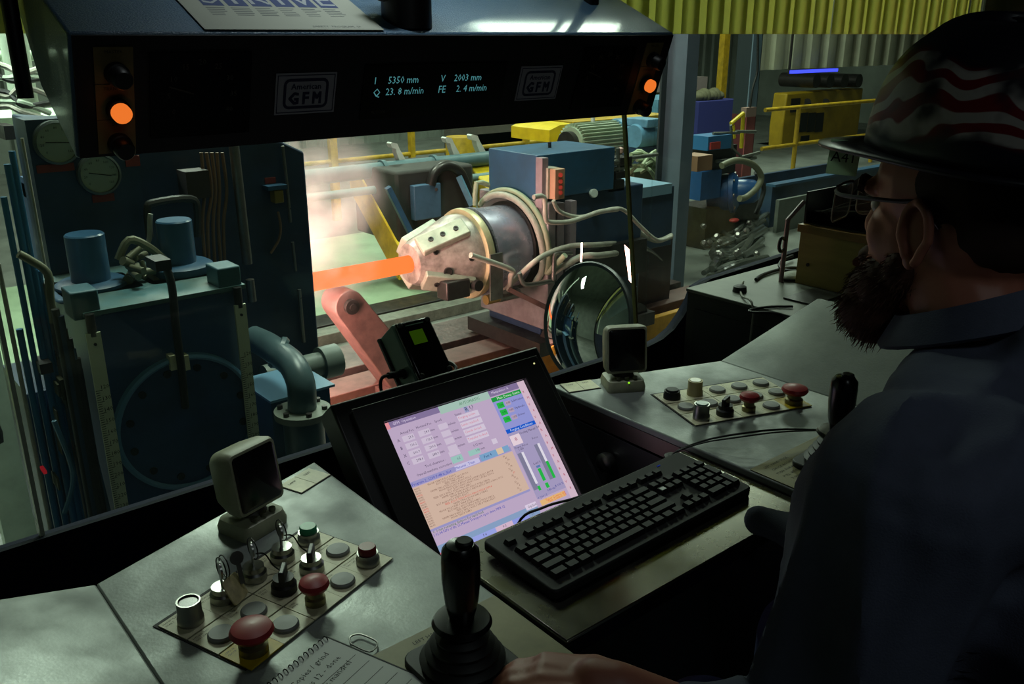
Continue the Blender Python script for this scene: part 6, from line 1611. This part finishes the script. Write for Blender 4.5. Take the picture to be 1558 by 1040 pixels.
# collar: stand and two leaves
cl = MB(); pts = []
for i in range(25):
    a = R(70 + 320 * i / 24)
    pts.append((Vector((0.978 + 0.070 * math.sin(a), 0.385 + 0.074 * math.cos(a) * 1.0, 1.162 - 0.036 * math.cos(a)))))
for k, (o, r_) in enumerate(((-0.01, 1.0), (0.018, 1.0), (0.020, 1.06), (-0.016, 1.26), (-0.020, 1.22))):
    for p in pts: c0 = Vector((0.978, 0.385, p.z)); cl.v.append(c0 + (p - c0) * r_ + Vector((0, 0, o)))
n = len(pts)
for k in range(4):
    for i in range(n - 1): cl.f.append((k * n + i, k * n + i + 1, (k + 1) * n + i + 1, (k + 1) * n + i))
co = cl.build('collar', m_shirt, sh)
md = co.modifiers.new('thick', 'SOLIDIFY'); md.thickness = 0.003
# trousers
tr = MB(); tr.ell(PT['pel'], (0.168, 0.128, 0.12))
for s_ in 'lr': chain(tr, [PT[s_ + 'h'], PT[s_ + 'k'], PT[s_ + 'a'] + Vector((0, 0, 0.02))], [0.092, 0.070, 0.055])
ruffle(blob(tr, 0.009, 3), 0.010, 9.0, 4.0).build('trousers', mat('blue_jeans', (40, 52, 92), 0.8, var=0.3, vscale=14), who)
for s_ in 'lr':
    bo = MB(); cap(bo, PT[s_ + 'a'] + Vector((0, -0.03, -0.05)), PT[s_ + 'a'] + Vector((0, 0.14, -0.06)), 0.044, 0.038); cap(bo, PT[s_ + 'a'] + Vector((0, -0.02, 0.0)), PT[s_ + 'a'] + Vector((0, -0.02, 0.05)), 0.05, 0.052)
    blob(bo, 0.006, 2).build('boot', mat('black_boot', (20, 18, 16), 0.5), who)

# patterned hard hat
tagm = bpy.data.materials.new('pale_translucent_tag'); tagm.use_nodes = True
nt = tagm.node_tree; nt.nodes.clear()
o_ = nt.nodes.new('ShaderNodeOutputMaterial'); d_ = nt.nodes.new('ShaderNodeBsdfDiffuse'); t_ = nt.nodes.new('ShaderNodeBsdfTranslucent'); x_ = nt.nodes.new('ShaderNodeMixShader')
d_.inputs[0].default_value = lin((196, 214, 196)) + (1,); t_.inputs[0].default_value = lin((206, 224, 206)) + (1,); x_.inputs[0].default_value = 0.65
nt.links.new(d_.outputs[0], x_.inputs[1]); nt.links.new(t_.outputs[0], x_.inputs[2]); nt.links.new(x_.outputs[0], o_.inputs[0])
hm = bpy.data.materials.new('flag_pattern_shell'); hm.use_nodes = True
nt = hm.node_tree; N = nt.nodes.new; LK = nt.links.new; pb = nt.nodes['Principled BSDF']
pb.inputs['Roughness'].default_value = 0.4
tc = N('ShaderNodeTexCoord'); sp = N('ShaderNodeSeparateXYZ'); LK(tc.outputs['Object'], sp.inputs[0])
ns1 = N('ShaderNodeTexNoise'); ns1.inputs['Scale'].default_value = 12; ns1.inputs['Detail'].default_value = 1.5; LK(tc.outputs['Object'], ns1.inputs['Vector'])
ph = N('ShaderNodeMath'); ph.operation = 'MULTIPLY_ADD'; ph.inputs[1].default_value = 0.12; LK(ns1.outputs['Fac'], ph.inputs[0]); LK(sp.outputs['Z'], ph.inputs[2])
tl = N('ShaderNodeMath'); tl.operation = 'MULTIPLY_ADD'; tl.inputs[1].default_value = 0.22; LK(sp.outputs['Y'], tl.inputs[0]); LK(ph.outputs[0], tl.inputs[2])
sn = N('ShaderNodeMath'); sn.operation = 'MULTIPLY'; sn.inputs[1].default_value = 215; LK(tl.outputs[0], sn.inputs[0])
si = N('ShaderNodeMath'); si.operation = 'SINE'; LK(sn.outputs[0], si.inputs[0])
cr_ = N('ShaderNodeValToRGB'); cr_.color_ramp.interpolation = 'EASE'
cr_.color_ramp.elements[0].position = 0.40; cr_.color_ramp.elements[0].color = lin((100, 13, 20)) + (1,)
cr_.color_ramp.elements[1].position = 0.60; cr_.color_ramp.elements[1].color = lin((150, 145, 140)) + (1,)
hf = N('ShaderNodeMath'); hf.operation = 'MULTIPLY_ADD'; hf.inputs[1].default_value = 0.5; hf.inputs[2].default_value = 0.5; LK(si.outputs[0], hf.inputs[0]); LK(hf.outputs[0], cr_.inputs[0])
ns2 = N('ShaderNodeTexNoise'); ns2.inputs['Scale'].default_value = 11; LK(tc.outputs['Object'], ns2.inputs['Vector'])
zz_ = N('ShaderNodeMath'); zz_.operation = 'MULTIPLY_ADD'; zz_.inputs[1].default_value = 0.05; LK(ns2.outputs['Fac'], zz_.inputs[0]); LK(sp.outputs['Z'], zz_.inputs[2])
mk1 = N('ShaderNodeMapRange'); mk1.inputs['From Min'].default_value = 0.045; mk1.inputs['From Max'].default_value = 0.052; LK(zz_.outputs[0], mk1.inputs['Value'])
mk2 = N('ShaderNodeMapRange'); mk2.inputs['From Min'].default_value = 0.118; mk2.inputs['From Max'].default_value = 0.126; mk2.inputs['To Min'].default_value = 1; mk2.inputs['To Max'].default_value = 0; LK(zz_.outputs[0], mk2.inputs['Value'])
mm_ = N('ShaderNodeMath'); mm_.operation = 'MULTIPLY'; LK(mk1.outputs[0], mm_.inputs[0]); LK(mk2.outputs[0], mm_.inputs[1])
ns3 = N('ShaderNodeTexNoise'); ns3.inputs['Scale'].default_value = 16; ns3.inputs['Detail'].default_value = 3; LK(tc.outputs['Object'], ns3.inputs['Vector'])
mk3 = N('ShaderNodeMapRange'); mk3.inputs['From Min'].default_value = 0.40; mk3.inputs['From Max'].default_value = 0.52; LK(ns3.outputs['Fac'], mk3.inputs['Value'])
mm2 = N('ShaderNodeMath'); mm2.operation = 'MULTIPLY'; LK(mm_.outputs[0], mm2.inputs[0]); LK(mk3.outputs[0], mm2.inputs[1])
mx_ = N('ShaderNodeMix'); mx_.data_type = 'RGBA'; mx_.inputs['A'].default_value = lin((20, 20, 30)) + (1,); LK(mm2.outputs[0], mx_.inputs['Factor']); LK(cr_.outputs[0], mx_.inputs['B'])
LK(mx_.outputs['Result'], pb.inputs['Base Color'])
HO = Vector((0.985, 0.398, 1.328))
TLT = Matrix.Rotation(R(-9), 4, 'Z') @ Matrix.Rotation(R(4), 4, 'X')
hatM = Matrix.Translation(HO) @ TLT
hat = thing('hard_hat', 'dark hard hat with red and white flag pattern worn by the bearded person', 'hat', HO, TLT)
q = MB(); n_, m_ = 48, 16
for j in range(m_ + 1):
    t_ = j / m_ * math.pi / 2
    rr = max(0.0, math.cos(t_)) ** 0.60; h_ = 0.134 * math.sin(t_) ** 0.92
    for i in range(n_):
        a = 2 * math.pi * i / n_
        ridge = 0.006 * math.exp(-((math.cos(a)) / 0.16) ** 2) * math.sin(t_) if math.sin(a) != 0 else 0
        ridge += 0.004 * max(0, 1 - abs(math.cos(a)) / 0.3) * math.sin(t_)
        q.v.append(Vector(((0.108 + ridge * 0.2) * rr * math.cos(a), 0.136 * rr * math.sin(a), h_ + ridge)))
for j in range(m_):
    for i in range(n_): q.f.append((j * n_ + i, j * n_ + (i + 1) % n_, (j + 1) * n_ + (i + 1) % n_, (j + 1) * n_ + i))
shl = q.build('shell', hm, hat, local=True)
md = shl.modifiers.new('thick', 'SOLIDIFY'); md.thickness = 0.003
q = MB(); pro = []
for i in range(n_):
    a = 2 * math.pi * i / n_; f_ = max(0, math.sin(a)); ex = 0.010 + 0.056 * f_ ** 3
    for k, (s_, dz) in enumerate(((0.985, 0.002), (1.0, -0.002))):
        r0 = Vector((0.108 * math.cos(a), 0.136 * math.sin(a), 0.0))
        o_ = r0 + Vector((ex * math.cos(a) * 0.9, ex * math.sin(a), -0.010 * f_ ** 3 - 0.003))
        q.v.append((r0 * 0.985 if k == 0 else o_) + Vector((0, 0, 0.002)))
for i in range(n_): j = (i + 1) % n_; q.f.append((2 * i, 2 * i + 1, 2 * j + 1, 2 * j))
br_ = q.build('brim', mat('dark_brim', (18, 18, 26), 0.4), hat, local=True)
md = br_.modifiers.new('thick', 'SOLIDIFY'); md.thickness = 0.004
q = MB(); M_ = Matrix.Translation((-0.052, 0.142, -0.022)) @ Euler((0, 0, R(-52))).to_matrix().to_4x4() @ Euler((R(90), 0, 0)).to_matrix().to_4x4()
tg_ = MB().box((-0.017, -0.020, -0.0008), (0.017, 0.020, 0.0008), M_).build('hat_tag', tagm, hat, local=True, label='pale tag marked A41 under the brim')
MB().text('A41', 0.017, M_ @ Matrix.Translation((0, 0, 0.001)) @ Matrix.Rotation(R(180), 4, 'Y') if False else M_ @ Matrix.Translation((0, 0, 0.001))).build('tag_text', m_ink, tg_, local=True, smooth=False, fix=False)

# safety glasses
gl = thing('safety_glasses', 'clear safety glasses with thin black temples on the bearded face', 'glasses', (0.985, 0.56, 1.25))
lensm = glassmat('clear_lens', 0.05, (200, 205, 200), (0.95, 0.97, 0.96), 20)
for s_ in (-1, 1):
    M_ = frame(Vector((0.985 + s_ * 0.034, 0.566, 1.262)), (s_ * 1.0, -0.42, 0) if s_ > 0 else (1.0, 0.42, 0), (0, -0.05, 1))
    HB_(MB().prism(rrect(0.060, 0.044, 0.010), -0.001, 0.001, lambda p, z, M_=M_: M_ @ Vector((p[0], p[1], z)))).build('lens', lensm, gl)
    pr = [M_ @ Vector((p[0], p[1], 0)) for p in rrect(0.061, 0.045, 0.010)]
    HB_(MB().tube(pr + [pr[0]], 0.0010, 6)).build('lens_rim', mat('pale_rim', (150, 150, 140), 0.3), gl)
    HB_(MB().tube([M_ @ Vector((-0.028, 0.021, 0)), M_ @ Vector((0.0, 0.0225, 0)), M_ @ Vector((0.029, 0.020, 0))], 0.0016, 6, 3)).build('brow_bar', m_black, gl)
    HB_(MB().tube([M_ @ Vector((s_ * 0.030, 0.016, 0)), Vector((0.985 + s_ * 0.074, 0.53, 1.277)), Vector((0.985 + s_ * 0.077, 0.46, 1.282)), Vector((0.985 + s_ * 0.077, 0.43, 1.284)), Vector((0.985 + s_ * 0.073, 0.405, 1.262))], 0.0024, 8, 4)).build('temple', m_black, gl)
HB_(MB().tube([(0.977, 0.572, 1.268), (0.985, 0.575, 1.272), (0.993, 0.572, 1.268)], 0.0018, 6, 3)).build('bridge', m_black, gl)

# chair under the operator
ch = thing('office_chair', 'black office chair hidden under the seated operator', 'chair', (0.95, 0.10, 0))
MB().prism(rrect(0.46, 0.44, 0.08), 0.385, 0.425, lambda p, z: Vector((0.95 + p[0], 0.12 + p[1], z))).build('seat', m_rubber, ch, bevel=0.01)
MB().cyl((0.95, 0.10, 0.06), (0.95, 0.10, 0.385), 0.03, n=16).build('column', m_darksteel, ch)
for k in range(5):
    a = R(72 * k + 10); e = Vector((0.95 + 0.27 * math.cos(a), 0.10 + 0.27 * math.sin(a), 0.06))
    MB().bar((0.95, 0.10, 0.08), e, 0.045, 0.03).build('leg', m_black, ch)
    MB().cyl(e + Vector((0, -0.015, -0.03)), e + Vector((0, 0.015, -0.03)), 0.03, n=14).build('caster', m_rubber, ch)
MB().prism(rrect(0.40, 0.40, 0.07), -0.10, -0.06, lambda p, y: Vector((0.95 + p[0], y, 0.72 + p[1]))).build('backrest', m_rubber, ch, bevel=0.01)
MB().bar((0.95, -0.02, 0.39), (0.95, -0.085, 0.60), 0.06, 0.02, (1, 0, 0)).build('back_strut', m_darksteel, ch)
